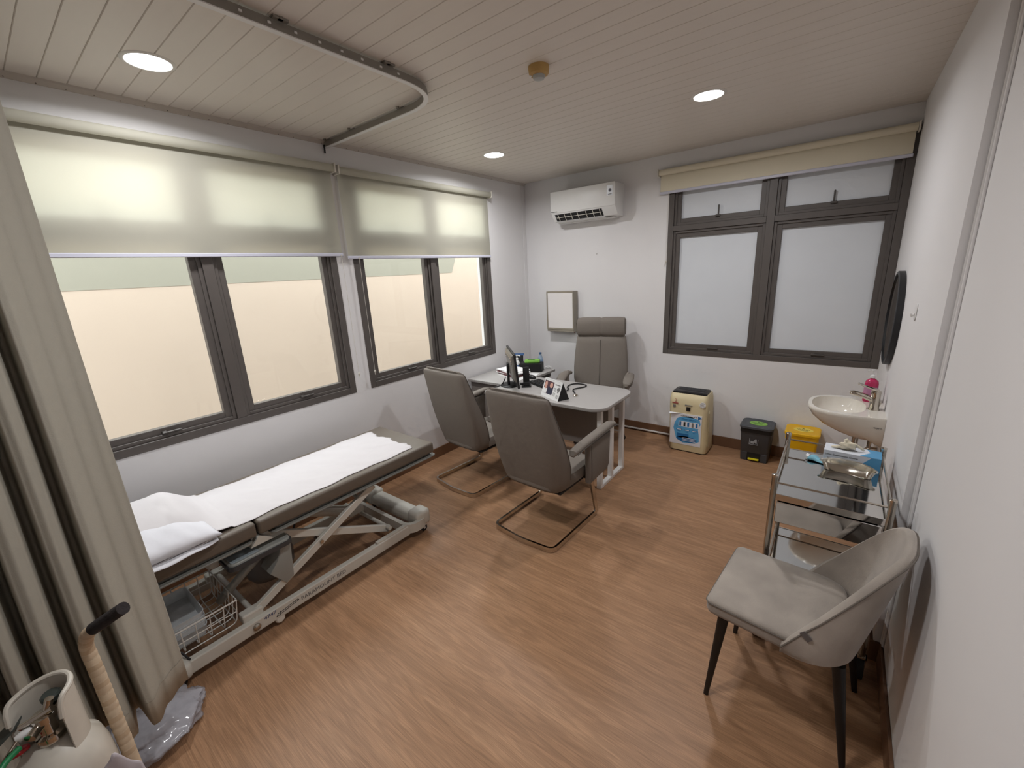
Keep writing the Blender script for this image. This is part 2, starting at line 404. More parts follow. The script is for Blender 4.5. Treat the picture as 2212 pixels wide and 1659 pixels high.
# ---------------------------------------------------------------- windows
def make_window(n, wall, u0, u1, z0, z1, pane_m, stays):
    """aluminium window of four sashes; wall 'x' = left wall (inside is +x), 'y' = back wall (inside is -y)"""
    root = bpy.data.objects.new('window_%d' % n, None); C.objects.link(root); root['kind'] = 'structure'
    def bx(mb, a, b, c, d, dep0, dep1, bev=.002):
        # depth measured from the inner wall face, positive into the room
        if wall == 'x': mb.box((dep0, a, c), (dep1, b, d), bev, 1)
        else: mb.box((a, -dep1, c), (b, -dep0, d), bev, 1)
    F = .05; um = (u0+u1)/2; zt0, zt1 = 2.110, 2.160
    fr = MB()
    for (a, b, c, d) in ((u0, u0+F, z0, z1), (u1-F, u1, z0, z1), (u0+F, u1-F, z0, z0+F), (u0+F, u1-F, z1-F, z1)):
        bx(fr, a, b, c, d, -.085, .004)
    bx(fr, um-.03, um+.03, z0+F, z1-F, -.085, .004); bx(fr, u0+F, um-.03, zt0, zt1, -.085, .004); bx(fr, um+.03, u1-F, zt0, zt1, -.085, .004)
    fo = fr.build('frame', 'frame', root)
    for (a, b) in ((u0+F, um-.03), (um+.03, u1-F)):
        for (c, d, lower) in ((z0+F, zt0, True), (zt1, z1-F, False)):
            s = MB(); S = .06; e = .0006
            a2, b2, c2, d2 = a+e, b-e, c+e, d-e
            for (p, q, r, t) in ((a2, a2+S, c2, d2), (b2-S, b2, c2, d2), (a2+S, b2-S, c2, c2+S), (a2+S, b2-S, d2-S, d2)):
                bx(s, p, q, r, t, -.068, -.022)
            # step of the sash profile
            for (p, q, r, t) in ((a2, a2+.022, c2, d2), (b2-.022, b2, c2, d2), (a2+.022, b2-.022, c2, c2+.022), (a2+.022, b2-.022, d2-.022, d2)):
                bx(s, p, q, r, t, -.022, -.010)
            so = s.build('sash', 'frame', root)
            p = MB(); bx(p, a2+S-.005, b2-S+.005, c2+S-.005, d2-S+.005, -.050, -.044, 0)
            p.build('pane', pane_m, so)
            h = MB(); uc = (a+b)/2
            if lower:
                bx(h, uc-.012, uc+.012, c2+.012, c2+.040, -.022, -.006); bx(h, uc-.012, uc+.085, c2+.024, c2+.036, -.010, .004, .003)
            else:
                bx(h, uc-.020, uc+.020, c2+.045, c2+.062, -.044, -.006); bx(h, uc-.006, uc+.006, c2+.062, c2+.145, -.030, -.018, .003)
            h.build('handle', 'handle', so)
    return root
make_window(1, 'x', W1[0], W1[1], ZS, ZT, 'glass', True)
make_window(2, 'x', W2[0], W2[1], ZS, ZT, 'glass', True)
make_window(3, 'y', WB[0], WB[1], ZS+.004, ZT, 'frost', True)

# ---------------------------------------------------------------- outside: the neighbouring wall, a flat band in place of its eave
tag(MB().box((-2.3, -9, -.3), (-2.1, 6, 2.95)).build('neighbour_wall', 'extwall'), 'cream rendered wall of the neighbouring building outside the left windows', 'wall')
tag(MB().poly([(-9, 1.848), (.765, 1.848), (.86, 2.05), (.86, 2.95), (-9, 2.95)], -2.0995, -2.096, 'x').build('neighbour_eave_band', 'exteave'), 'flat pale grey band standing in for the dim eave on the cream wall outside the left windows', 'fascia')  # flat band for the eave; its dimness is put into the grey colour
struct(MB().box((-9, -12, -.5), (-TH, 6, -.3)).build('ground_outside', 'extground'))

# ---------------------------------------------------------------- downlights
def downlight(x, y, label):
    t = thing('downlight', label, 'ceiling light', (x, y, H), group='round recessed downlights')
    MB().lathe([(.082, -.001), (.086, -.005), (.097, -.004), (.102, 0), (.082, .002)], (x, y, H), 40).build('ring', 'lampring', t, True)
    MB().lathe([(.0845, -.003), (.06, -.0042), (.001, -.0046)], (x, y, H), 40).build('diffuser', 'lampface', t, True)
    ld = bpy.data.lights.new('downlight_lamp', 'AREA'); ld.shape = 'DISK'; ld.size = .165; ld.energy = LAMP; ld.spread = math.radians(165); ld.color = (.985, .985, 1.0)
    lo = bpy.data.objects.new('lamp_light', ld); C.objects.link(lo); lo.parent = t; lo.location = (0, 0, -.008)
downlight(.545, -3.60, 'lit round downlight over the bed, inside the curtain track')
downlight(.583, -1.245, 'lit round downlight near the left windows, in front of the air conditioner')
downlight(2.32, -1.262, 'lit round downlight in front of the back window')
downlight(2.32, -3.60, 'lit round downlight above the floor near the right wall, at the near end')

# ---------------------------------------------------------------- detector on the ceiling
t = thing('smoke_detector', 'yellowed round smoke detector with a grey dome on the ceiling boards', 'smoke detector', (1.775, -2.32, H))
MB().lathe([(.052, 0), (.052, -.012), (.049, -.034), (.044, -.038), (.030, -.040)], (1.775, -2.32, H), 32).build('base', 'fire', t, True)
MB().lathe([(.031, -.038), (.031, -.046), (.026, -.055), (.012, -.058), (.001, -.0585)], (1.775, -2.32, H), 32).build('dome', mat('detector_dome', (176, 178, 174), .4), t, True)
MB().lathe([(.006, -.036), (.006, -.043), (.001, -.044)], (1.742, -2.345, H), 12).build('indicator', 'paper', t, True)

# ---------------------------------------------------------------- curtain track and curtain
TX = 1.262; TY = -2.475
tr = thing('curtain_track', 'grey L-shaped curtain track screwed to the ceiling boards around the bed', 'curtain rail', (TX, -3.6, H))
path = fillet([(.004, TY, H-.026), (TX, TY, H-.026), (TX, -5.6, H-.026)], .30, 14)
MB().sweep(path, [(-.011, -.017), (.011, -.017), (.011, .017), (-.011, .017)], up=(0, 0, 1)).build('rail', 'track', tr)
MB().sweep([p+Vector((0, 0, -.019)) for p in path], [(-.013, -.002), (.013, -.002), (.013, .002), (-.013, .002)], up=(0, 0, 1)).build('lower_lip', 'white', tr)
for (x, y) in [(.05, TY), (.36, TY), (.88, TY), (TX, -2.86), (TX, -3.36), (TX, -3.95), (TX, -4.6)]:
    al = x < 1.1
    b = MB(); b.lathe([(.010, 0), (.010, -.009)], (x + (0 if al else .024), y - (.024 if al else 0), H), 12)
    b.box((x-(.030 if al else .004), y-(.004 if al else .030), H-.009), (x+(.030 if al else .030), y+(.004 if al else .030), H-.0005))
    b.build('bracket', 'track', tr)
for k in range(16):
    yy = -2.8-.1*k
    MB().box((TX+.0105, yy-.006, H-.030), (TX+.014, yy+.006, H-.022)).build('clip', 'white', tr)
MB().tube([(.012, TY-.013, H-.03), (.016, TY-.016, H-.055), (.012, TY-.014, H-.085)], .006, 8).build('end_stop', 'black', tr)

def curtain():
    n = 420; ys = []; pts = []
    Y0, Y1 = -4.168, -5.55
    fold = [(0, -.030), (.03, -.018), (.075, .010), (.118, .060), (.132, .060)]
    q = .132; rr = random.Random(5)
    while q < 1.36:
        w1 = rr.uniform(.028, .044); v_ = rr.uniform(-.062, -.045); h_ = rr.uniform(.050, .066)
        fold += [(q+.016, v_), (q+.022, v_), (q+.040, h_*.8), (q+.040+w1*.5, h_), (q+.040+w1, h_*.85)]; q += .040+w1
    fold.append((1.5, 0))
    def off(s):
        for i in range(len(fold)-1):
            a, b = fold[i], fold[i+1]
            if a[0] <= s <= b[0]:
                t = (s-a[0])/(b[0]-a[0]); t = t*t*(3-2*t); return a[1]*(1-t)+b[1]*t
        return fold[-1][1]
    nv = 26; zb, zt = .325, H-.05
    g = []
    for i in range(n+1):
        s = 1.38*i/n; row = []
        for j in range(nv+1):
            v = j/nv; z = zb+(zt-zb)*v
            amp = 1.22-.62*v                      # folds open towards the hem
            x = TX+.012+off(s)*amp + .006*math.sin(5*s*3+z*2.2)
            y = Y0 - s*(1+.02*math.sin(3*z)) + .006*math.sin(z*3+s*9)*(1-v)
            row.append((x, y, z - (.012*math.sin(9*s) if j == 0 else 0)))
        g.append(row)
    mb = MB(); bm = mb.bm
    vs = [[bm.verts.new(p) for p in r] for r in g]
    for i in range(n):
        for j in range(nv): bm.faces.new((vs[i][j], vs[i+1][j], vs[i+1][j+1], vs[i][j+1]))
    t = thing('privacy_curtain', 'greige pleated privacy curtain hanging from the ceiling track at the head of the bed', 'curtain', (TX, -4.8, zb))
    o = mb.build('curtain_cloth', 'curtain', t, 'all')
    md = o.modifiers.new('thick', 'SOLIDIFY'); md.thickness = .003
    # hem seam
    hm = MB(); 
    rows = [[(p[0]+.0035, p[1], p[2]+.10+d) for p in (r[0] for r in g)] for d in (0, .002)]
    hm.loft([[(a[0]-.002, a[1], a[2]) for a in rows[0]], [(a[0]-.0005, a[1], a[2]) for a in rows[1]]], cap=False, closed=False)
    hm.build('hem_stitch', mat('hem_thread', (150, 145, 132), .9), t)
    # gliders between the cloth and the rail
    for k in range(12):
        yy = Y0-.06-.11*k
        MB().cyl((TX, yy, H-.052), (TX+.004, yy, H-.043), .004, n=8).build('hook', 'white', t)
curtain()

# ---------------------------------------------------------------- roller blinds
def blind(label, wall, u0, u1, zb, zr, fab, cordside, cord_len, d0=.030):
    R = .026
    um = (u0+u1)/2
    def P(u, d, z): return (d, u, z) if wall == 'x' else (u, -d, z)
    def bx(mb, a, b, c, d, e0, e1, bev=0.): 
        p, q = P(a, e0, c), P(b, e1, d); mb.box([min(p[i], q[i]) for i in range(3)], [max(p[i], q[i]) for i in range(3)], bev, 1); return mb
    t = thing('roller_blind', label, 'window blind', P(um, .0, zb), group='roller blinds on the windows')
    MB().cyl(P(u0+.012, d0+R, zr), P(u1-.012, d0+R, zr), R, n=28).build('roller', fab, t, True)
    for u in (u0, u1):
        s = 1 if u == u0 else -1
        m_ = MB(); bx(m_, min(u, u+s*.010), max(u, u+s*.010), zr-R-.006, zr+R+.006, .0005, d0+2*R+.004, .002); m_.build('bracket', 'offwhite', t)
    f = MB(); bx(f, u0+.016, u1-.016, zb+.02, zr, d0-.0045, d0-.0035); fo = f.build('fabric', fab, t)
    b = MB(); bx(b, u0+.010, u1-.010, zb, zb+.024, d0-.010, d0+.004, .004); b.build('bottom_bar', 'whitebar', t, False)
    cu = u0+.10 if cordside < 0 else u1-.03
    c = MB(); c.cyl(P(cu, d0+.006, zb-cord_len), P(cu, d0+.006, zb+.004), .0016, n=6).cyl(P(cu-.0, d0+.006, zb+.001), P(cu, d0+.006, zb+.010), .006, n=10); co = c.build('pull_cord', 'cord', t)
    MB().lathe([(.001, .012), (.008, .008), (.010, 0), (.007, -.008), (.003, -.012), (.003, -.03), (.001, -.031)], P(cu, d0+.006, zb-cord_len), 12).build('cord_knob', 'cord', co, True)
M['whitebar'] = mat('blind_bottom_bar', (206, 206, 220), .4); M['cord'] = mat('blind_cord', (206, 200, 190), .6)
blind('wide cream roller blind, the nearer one on the left wall beside the curtain', 'x', -4.36, -2.466, 1.995, 2.612, 'blind', 1, .93)
blind('cream roller blind over the farther left window, next to the desk', 'x', -2.446, -.700, 1.975, 2.605, 'blind', -1, .92)
blind('short cream roller blind rolled up over the back window', 'y', 1.605, 3.408, 2.452, 2.640, 'blindback', -1, .62)

# ================================================================== EXAMINATION BED
BX0, BX1 = .222, .872; BY0, BY1 = -4.36, -2.492; BS = -3.705; BZ0, BZ1 = .56, .64
bed = thing('examination_bed', 'grey-brown vinyl examination bed on a white scissor-lift frame under the left windows', 'bed', (.547, -3.43, 0))
def mattress(y0, y1):
    m_ = MB(); m_.box((BX0, y0, BZ0), (BX1, y1, BZ1), .016, 4); return m_
mo = mattress(BS+.004, BY1).build('foot_mattress', 'vinyl', bed, True)
mh = mattress(BY0, BS-.004).build('head_mattress', 'vinyl', bed, True)
# steel trays under both mattress sections
for (nm, y0, y1) in (('foot_tray', BS+.06, BY1+.012), ('head_tray', BY0, BS-.03)):
    b = MB(); b.poly(rrect(BX0+.0, y0, BX1+.006, y1, .03), BZ0-.026, BZ0-.016, 'z', .002, 1)
    b.poly(rrect(BX0+.03, y0+.03, BX1-.03, y1-.05, .02), BZ0-.017, BZ0+.002)
    b.build(nm, 'bedunder', bed)
for (y0, y1) in ((BS+.04, BY1-.12), (BY0+.08, BS-.06)):
    for x in (BX0+.10, BX1-.12):
        MB().box((x-.018, y0, BZ0-.066), (x+.018, y1, BZ0-.026), .003, 1).build('upper_rail', 'bedunder', bed)
MB().box((BX0+.06, BS-.04, BZ0-.075), (BX1-.05, BS+.075, BZ0-.02), .01).build('hinge_bar', 'bedmetal', bed)
MB().poly([(BS-.045, BZ0-.055), (BS+.07, BZ0-.055), (BS+.005, BZ0-.005)], BX1-.045, BX1-.015, 'x').build('hinge_plate', 'bedmetal', bed)
# floor frame
for x in (.865, .262):
    MB().box((x-.020, -4.14, .045), (x+.020, -2.80, .115), .006).build('base_rail', 'bedmetal', bed)
    MB().box((x-.014, -3.06, .112), (x+.014, -2.80, .128), .003).build('rail_cap', 'bedmetal', bed)
# foot pad end: oval ring and padded cross beam
ring = [(p[0], p[1], .092) for p in rrect(.228, -2.815, .902, -2.645, .075, 6)]
MB().sweep(ring, [(-.015, -.034), (.015, -.034), (.015, .034), (-.015, .034)], closed=True, up=(0, 0, 1)).build('foot_ring', 'bedmetal', bed, True)
b = MB(); b.box((.236, -2.735, .062), (.898, -2.625, .150), .02, 3)
for x in (.285, .845): b.box((x-.058, -2.742, .058), (x+.062, -2.617, .176), .026, 4)
b.build('foot_beam', 'bedmetal', bed, True)
def caster(root, x, y, r=.025):
    b = MB(); b.cyl((x-.008, y, r), (x+.008, y, r), r, n=20); o = b.build('caster', 'rubber', root, True)
    MB().cyl((x, y, r+.004), (x, y, .07), .008, n=10).build('caster_stem', 'bedmetal', o)
    MB().cyl((x-.011, y, r), (x+.011, y, r), r*.35, n=12).build('caster_hub', 'white', o)
for x in (.872, .262): caster(bed, x, -2.668)
for x in (.872, .262): caster(bed, x, -4.155)
b = MB(); b.box((.812, -4.225, .045), (.918, -4.10, .135), .03, 4); b.box((.21, -4.225, .045), (.312, -4.10, .135), .03, 4); b.box((.24, -4.2, .05), (.88, -4.13, .11), .01)
b.build('head_beam', 'bedmetal', bed, True)
# scissor arms: two near, two far, with cross tubes and pivots
def arm(x, p, q, w=.045, d=.028):
    p, q = Vector((x, *p)), Vector((x, *q)); t = (q-p).normalized(); n_ = Vector((0, -t.z, t.y))*w/2
    L = [(v.y, v.z) for v in (p-n_-t*.02, q-n_+t*.02, q+n_+t*.02, p+n_-t*.02)]
    return MB().poly(L, x-d/2, x+d/2, 'x', .003, 1).build('scissor_arm', 'bedmetal', bed)
for x, s in ((.825, 1), (.300, -1)):
    arm(x, (-3.80, .125), (-3.015, .505)); arm(x-.034*s, (-2.925, .135), (-3.62, .49))
    MB().cyl((x-.055*s, -3.39, .325), (x+.022*s, -3.39, .325), .011, n=14).build('pivot_bolt', 'steelrough', bed, True)
    MB().box((x-.03, -3.86, .10), (x+.03, -3.76, .155), .008).build('arm_bracket', 'bedmetal', bed)
for (y, z, r) in ((-2.925, .150, .014), (-3.80, .13, .014), (-3.1, .465, .012)):
    MB().cyl((.285, y, z), (.84, y, z), r, n=12).build('cross_tube', 'bedmetal', bed, True)
MB().cyl((.40, -2.98, .17), (.58, -3.32, .40), .018, n=12).cyl((.43, -3.05, .20), (.60, -3.36, .42), .026, n=12).build('lift_cylinder', 'bedmetal', bed, True)
MB().box((.42, -3.02, .16), (.50, -2.9, .21), .008).build('lift_bracket', 'bedmetal', bed)
# rail hardware: bolt, levelling stub, lettering
MB().lathe([(.019, 0), (.019, .006), (.013, .012), (.001, .014)], (.885, -3.815, .080), 20, 'x').build('rail_bolt', 'steelrough', bed, True)
MB().lathe([(.024, -.02), (.026, .005), (.02, .012), (.001, .014)], (.872, -3.70, .038), 16, 'x').build('levelling_foot', 'offwhite', bed, True)
text('maker_lettering', 'PARAMOUNT BED', .034, 'inkgrey', bed, (.8856, -3.440, .080), (0, 1, 0), (0, 0, 1), sx=1.0)
M['blueink'] = mat('blue_pen_ink', (70, 80, 120), .6)
text('asset_number', '4747', .028, 'blueink', bed, (.8856, -3.745, .098), (0, 1, 0), (0, .05, 1), sx=1.1)
mk = MB()
for (a, b_) in (((-3.700, .068), (-3.592, .086)), ((-3.690, .080), (-3.598, .094)), ((-3.592, .086), (-3.598, .094)), ((-3.718, .064), (-3.700, .068)), ((-3.718, .064), (-3.708, .078)), ((-3.708, .078), (-3.690, .080)), ((-3.702, .060), (-3.694, .088))):
    mk.cyl((.8856, *a), (.8856, *b_), .0015, n=6)
mk.build('maker_emblem', 'ink', bed)
# hand control pedal housing and motor under the hinge
ped = MB(); ped.poly(rrect(.70, -3.86, .875, -3.56, .03), .445, .475, 'z', .010, 3)
ped.poly([(-3.60, .46), (-3.555, .46), (-3.575, .22), (-3.62, .20), (-3.69, .30), (-3.64, .36)], .72, .85, 'x', .006, 2)
pd = ped.build('pedal_housing', 'bedgrey', bed, True)
MB().box((.715, -3.85, .474), (.862, -3.72, .480), .002).build('pedal_pad', mat('pedal_pad_blue', (150, 160, 166), .25), pd)
MB().sweep([(p[0], p[1], .45) for p in rrect(.697, -3.863, .878, -3.557, .032)], [(-.004, -.012), (.004, -.012), (.004, .012), (-.004, .012)], closed=True, up=(0, 0, 1)).build('pedal_rim', 'darkgrey', pd)
mt_ = MB(); mt_.loft([[(.60+.09*r*math.cos(a), -3.60+.13*r*math.sin(a)*1.0, z) for a in [2*PI*k/20 for k in range(20)]] for (r, z) in ((.3, .135), (.8, .14), (1, .18), (1.05, .26), (.95, .32), (.6, .36), (.2, .37))])
mt_.build('motor', 'motor', bed, 'all')
MB().tube([(.66, -3.62, .30), (.70, -3.66, .36), (.72, -3.74, .33), (.70, -3.86, .24), (.62, -3.88, .16)], .022, 12).build('motor_arm', 'bedgrey', bed, True)
MB().tube(fillet([(.60, -3.50, .34), (.70, -3.47, .40), (.62, -3.42, .46), (.5, -3.5, .47)], .05), .006, 8).build('cable', 'black', bed, True)
b = MB(); b.lathe([(.030, 0), (.034, .05), (.030, .10), (.012, .11)], (.56, -3.86, .34), 16); b.build('hand_switch_cup', 'offwhite', bed, True)
MB().box((.50, -3.98, .38), (.54, -3.90, .47), .006).build('control_box', 'white', bed)
MB().box((.541, -3.96, .42), (.546, -3.93, .44), .002).build('control_button', 'black', bed)

# wire baskets hung in the frame
def basket(name, label, x0, x1, y0, y1, z0, z1, nx, ny, r=.0028):
    t = thing(name, label, 'basket', ((x0+x1)/2, (y0+y1)/2, z0))
    rim = [(x0, y0, z1), (x1, y0, z1), (x1, y1, z1), (x0, y1, z1)]
    MB().tube([Vector(p) for p in rim], r*1.6, 8, True).build('rim', 'wire', t, True)
    MB().tube([Vector((p[0]*.96+(x0+x1)*.02, p[1]*.96+(y0+y1)*.02, (z0+z1)/2)) for p in rim], r, 6, True).build('mid_ring', 'wire', t, True)
    k = .92
    def q(x, y, z): 
        cx, cy = (x0+x1)/2, (y0+y1)/2; return (cx+(x-cx)*k, cy+(y-cy)*k, z)
    for i in range(nx+1):
        x = x0+(x1-x0)*i/nx; MB().tube(fillet([(x, y0, z1), q(x, y0, z0), q(x, y1, z0), (x, y1, z1)], .03, 3), r, 6).build('wire', 'wire', t, True)
    for j in range(ny+1):
        y = y0+(y1-y0)*j/ny; MB().tube(fillet([(x0, y, z1), q(x0, y, z0), q(x1, y, z0), (x1, y, z1)], .03, 3), r, 6).build('wire', 'wire', t, True)
    return t
basket('wire_basket', 'large white wire basket hanging in the bed frame beside the curtain', .45, .842, -4.28, -3.862, .128, .262, 7, 7)
t = thing('wire_rack', 'white wire rack on the far side of the bed frame', 'basket', (.30, -4.05, .30))
for z in (.46, .33): MB().tube([(.335, -4.42, z), (.335, -3.84, z)], .004, 8).build('rail', 'wire', t, True)
for k in range(9): 
    y = -4.40+.068*k; MB().tube(fillet([(.335, y, .46), (.335, y, .33), (.40, y, .300)], .02, 3), .0028, 6).build('wire', 'wire', t, True)
# stack of clear trays in the basket
for k in range(4):
    z = .140+.026*k; m_ = MB(); x0, x1, y0, y1 = .50, .80, -4.19, -3.985
    o0 = [(p[0], p[1], z) for p in rrect(x0+.012, y0+.012, x1-.012, y1-.012, .02)]; o1 = [(p[0], p[1], z+.055) for p in rrect(x0, y0, x1, y1, .024)]
    o2 = [(p[0], p[1], z+.055) for p in rrect(x0+.004, y0+.004, x1-.004, y1-.004, .022)]; o3 = [(p[0], p[1], z+.003) for p in rrect(x0+.015, y0+.015, x1-.015, y1-.015, .02)]
    m_.loft([o0, o1, o2, o3])
    tag(m_.build('plastic_tray', 'softtray', None, True), ['bottom clear plastic tray of the stack in the wire basket', 'second clear plastic tray from the bottom of the stack in the wire basket', 'third clear plastic tray of the stack in the wire basket', 'top clear plastic tray of the stack in the wire basket'][k], 'tray', 'clear trays stacked in the wire basket')
tag(MB().tube([Vector((.80+.035*math.cos(k*.9)+.006*k/6, -4.235+.030*math.sin(k*.9)*(1+.1*math.sin(k)), .150+.006*k+.02*math.sin(k*1.7))) for k in range(22)] + [Vector((.83, -4.17, .20)), Vector((.86, -4.12, .17)), Vector((.875, -4.10, .12))], .005, 6).build('power_cable', 'black', None, True), 'coiled black power cable at the curtain end of the wire basket', 'cable')

# sheet and pillow
def sheet():
    x0, x1, y0, y1 = .268, .826, -4.34, -2.640
    def fn(u, v):
        x = x0+(x1-x0)*u; y = y0+(y1-y0)*v
        e = .006*math.sin(v*23)+.004*math.sin(v*51+1)
        x += (u-.5)*2*e
        if v > .999: y += .012*math.sin(u*17)+.006*math.sin(u*41)
        z = BZ1+.004+.0022*math.sin(v*37+u*5)*math.sin(u*7+v*4)+.0016*math.sin(v*71-u*13)
        z += .0040*abs(math.sin((v*1.7-u*1.1)*11))*math.sin(v*9)+.0022*max(0, math.sin(v*31+6*math.sin(u*4)))**6
        z = max(z, BZ1+.0032)
        if y < -3.80:                       # drawn up over the pillow
            s = min(1, (-3.80-y)/.16); s = s*s*(3-2*s)
            prof = max(0, 1-abs((x-.50)/.36)**3.2)
            z = max(z, BZ1+.014+s*(.112*prof))
            if y > -4.0: z += .004*math.sin(x*30)*s
        if (u < .03 or u > .97) and y > -3.78: z = BZ1+.0025
        return (x, y, z)
    m_ = MB(); m_.grid(fn, 46, 120)
    o = m_.build('paper_sheet', 'sheet', None, 'all'); md = o.modifiers.new('thick', 'SOLIDIFY'); md.thickness = .002; md.offset = 1
    tag(o, 'long white disposable sheet spread over the examination bed', 'sheet')
def pillow():
    cx, cy, hx, hy = .545, -4.11, .345, .255; th = .092
    def fn(u, v, s):
        a, b = 2*u-1, 2*v-1
        k = max(0, (1-abs(a)**3.0))*max(0, (1-abs(b)**3.0)); k = k**.55
        pin = 1-.07*(1-a*a)*b*b-.0
        x = cx+hx*a*(1-.05*(1-b*b)*0-.06*(b*b)*(1-abs(a))); y = cy+hy*b*(1-.08*(1-a*a)*(1 if abs(b) > .5 else .5))
        w = .005*math.sin(9*a+5*b)*math.sin(7*b-3*a)*k + .006*math.sin(14*(a-b*1.4))*k*(1-k)
        z = BZ1+.010+th*.5*(1-0) + s*(th*(.62 if s > 0 else .42)*k) + w*(1 if s > 0 else .3)
        z += -.028*(1-k)
        return (x, y, z)
    m_ = MB(); n = 34
    m_.grid(lambda u, v: fn(u, v, 1), n, n); m_.grid(lambda u, v: fn(u, v, -1), n, n)
    bmesh.ops.remove_doubles(m_.bm, verts=m_.bm.verts[:], dist=.0005)
    t = thing('pillow', 'white pillow under the sheet at the head of the bed by the curtain', 'pillow', (cx, cy, BZ1))
    m_.build('pillow_body', 'pillow', t, 'all')
    MB().tube([Vector((cx+hx*.965, cy-hy*.96+2*hy*.96*k/30, BZ1+.019+.004*math.sin(k*.7))) for k in range(31)], .0035, 6).build('seam_piping', 'sheet', t, True)
    # flap of the pillowcase under the seam
    def fl(u, v):
        y = cy-hy*.92+1.84*hy*v; return (cx+hx*.86+.075*u-.03*abs(2*v-1)**3, y, BZ1+.022-.016*u+.003*math.sin(v*19)*u)
    f = MB(); f.grid(fl, 6, 30); o = f.build('case_flap', 'pillow', t, 'all'); md = o.modifiers.new('thick', 'SOLIDIFY'); md.thickness = .003
sheet(); pillow()

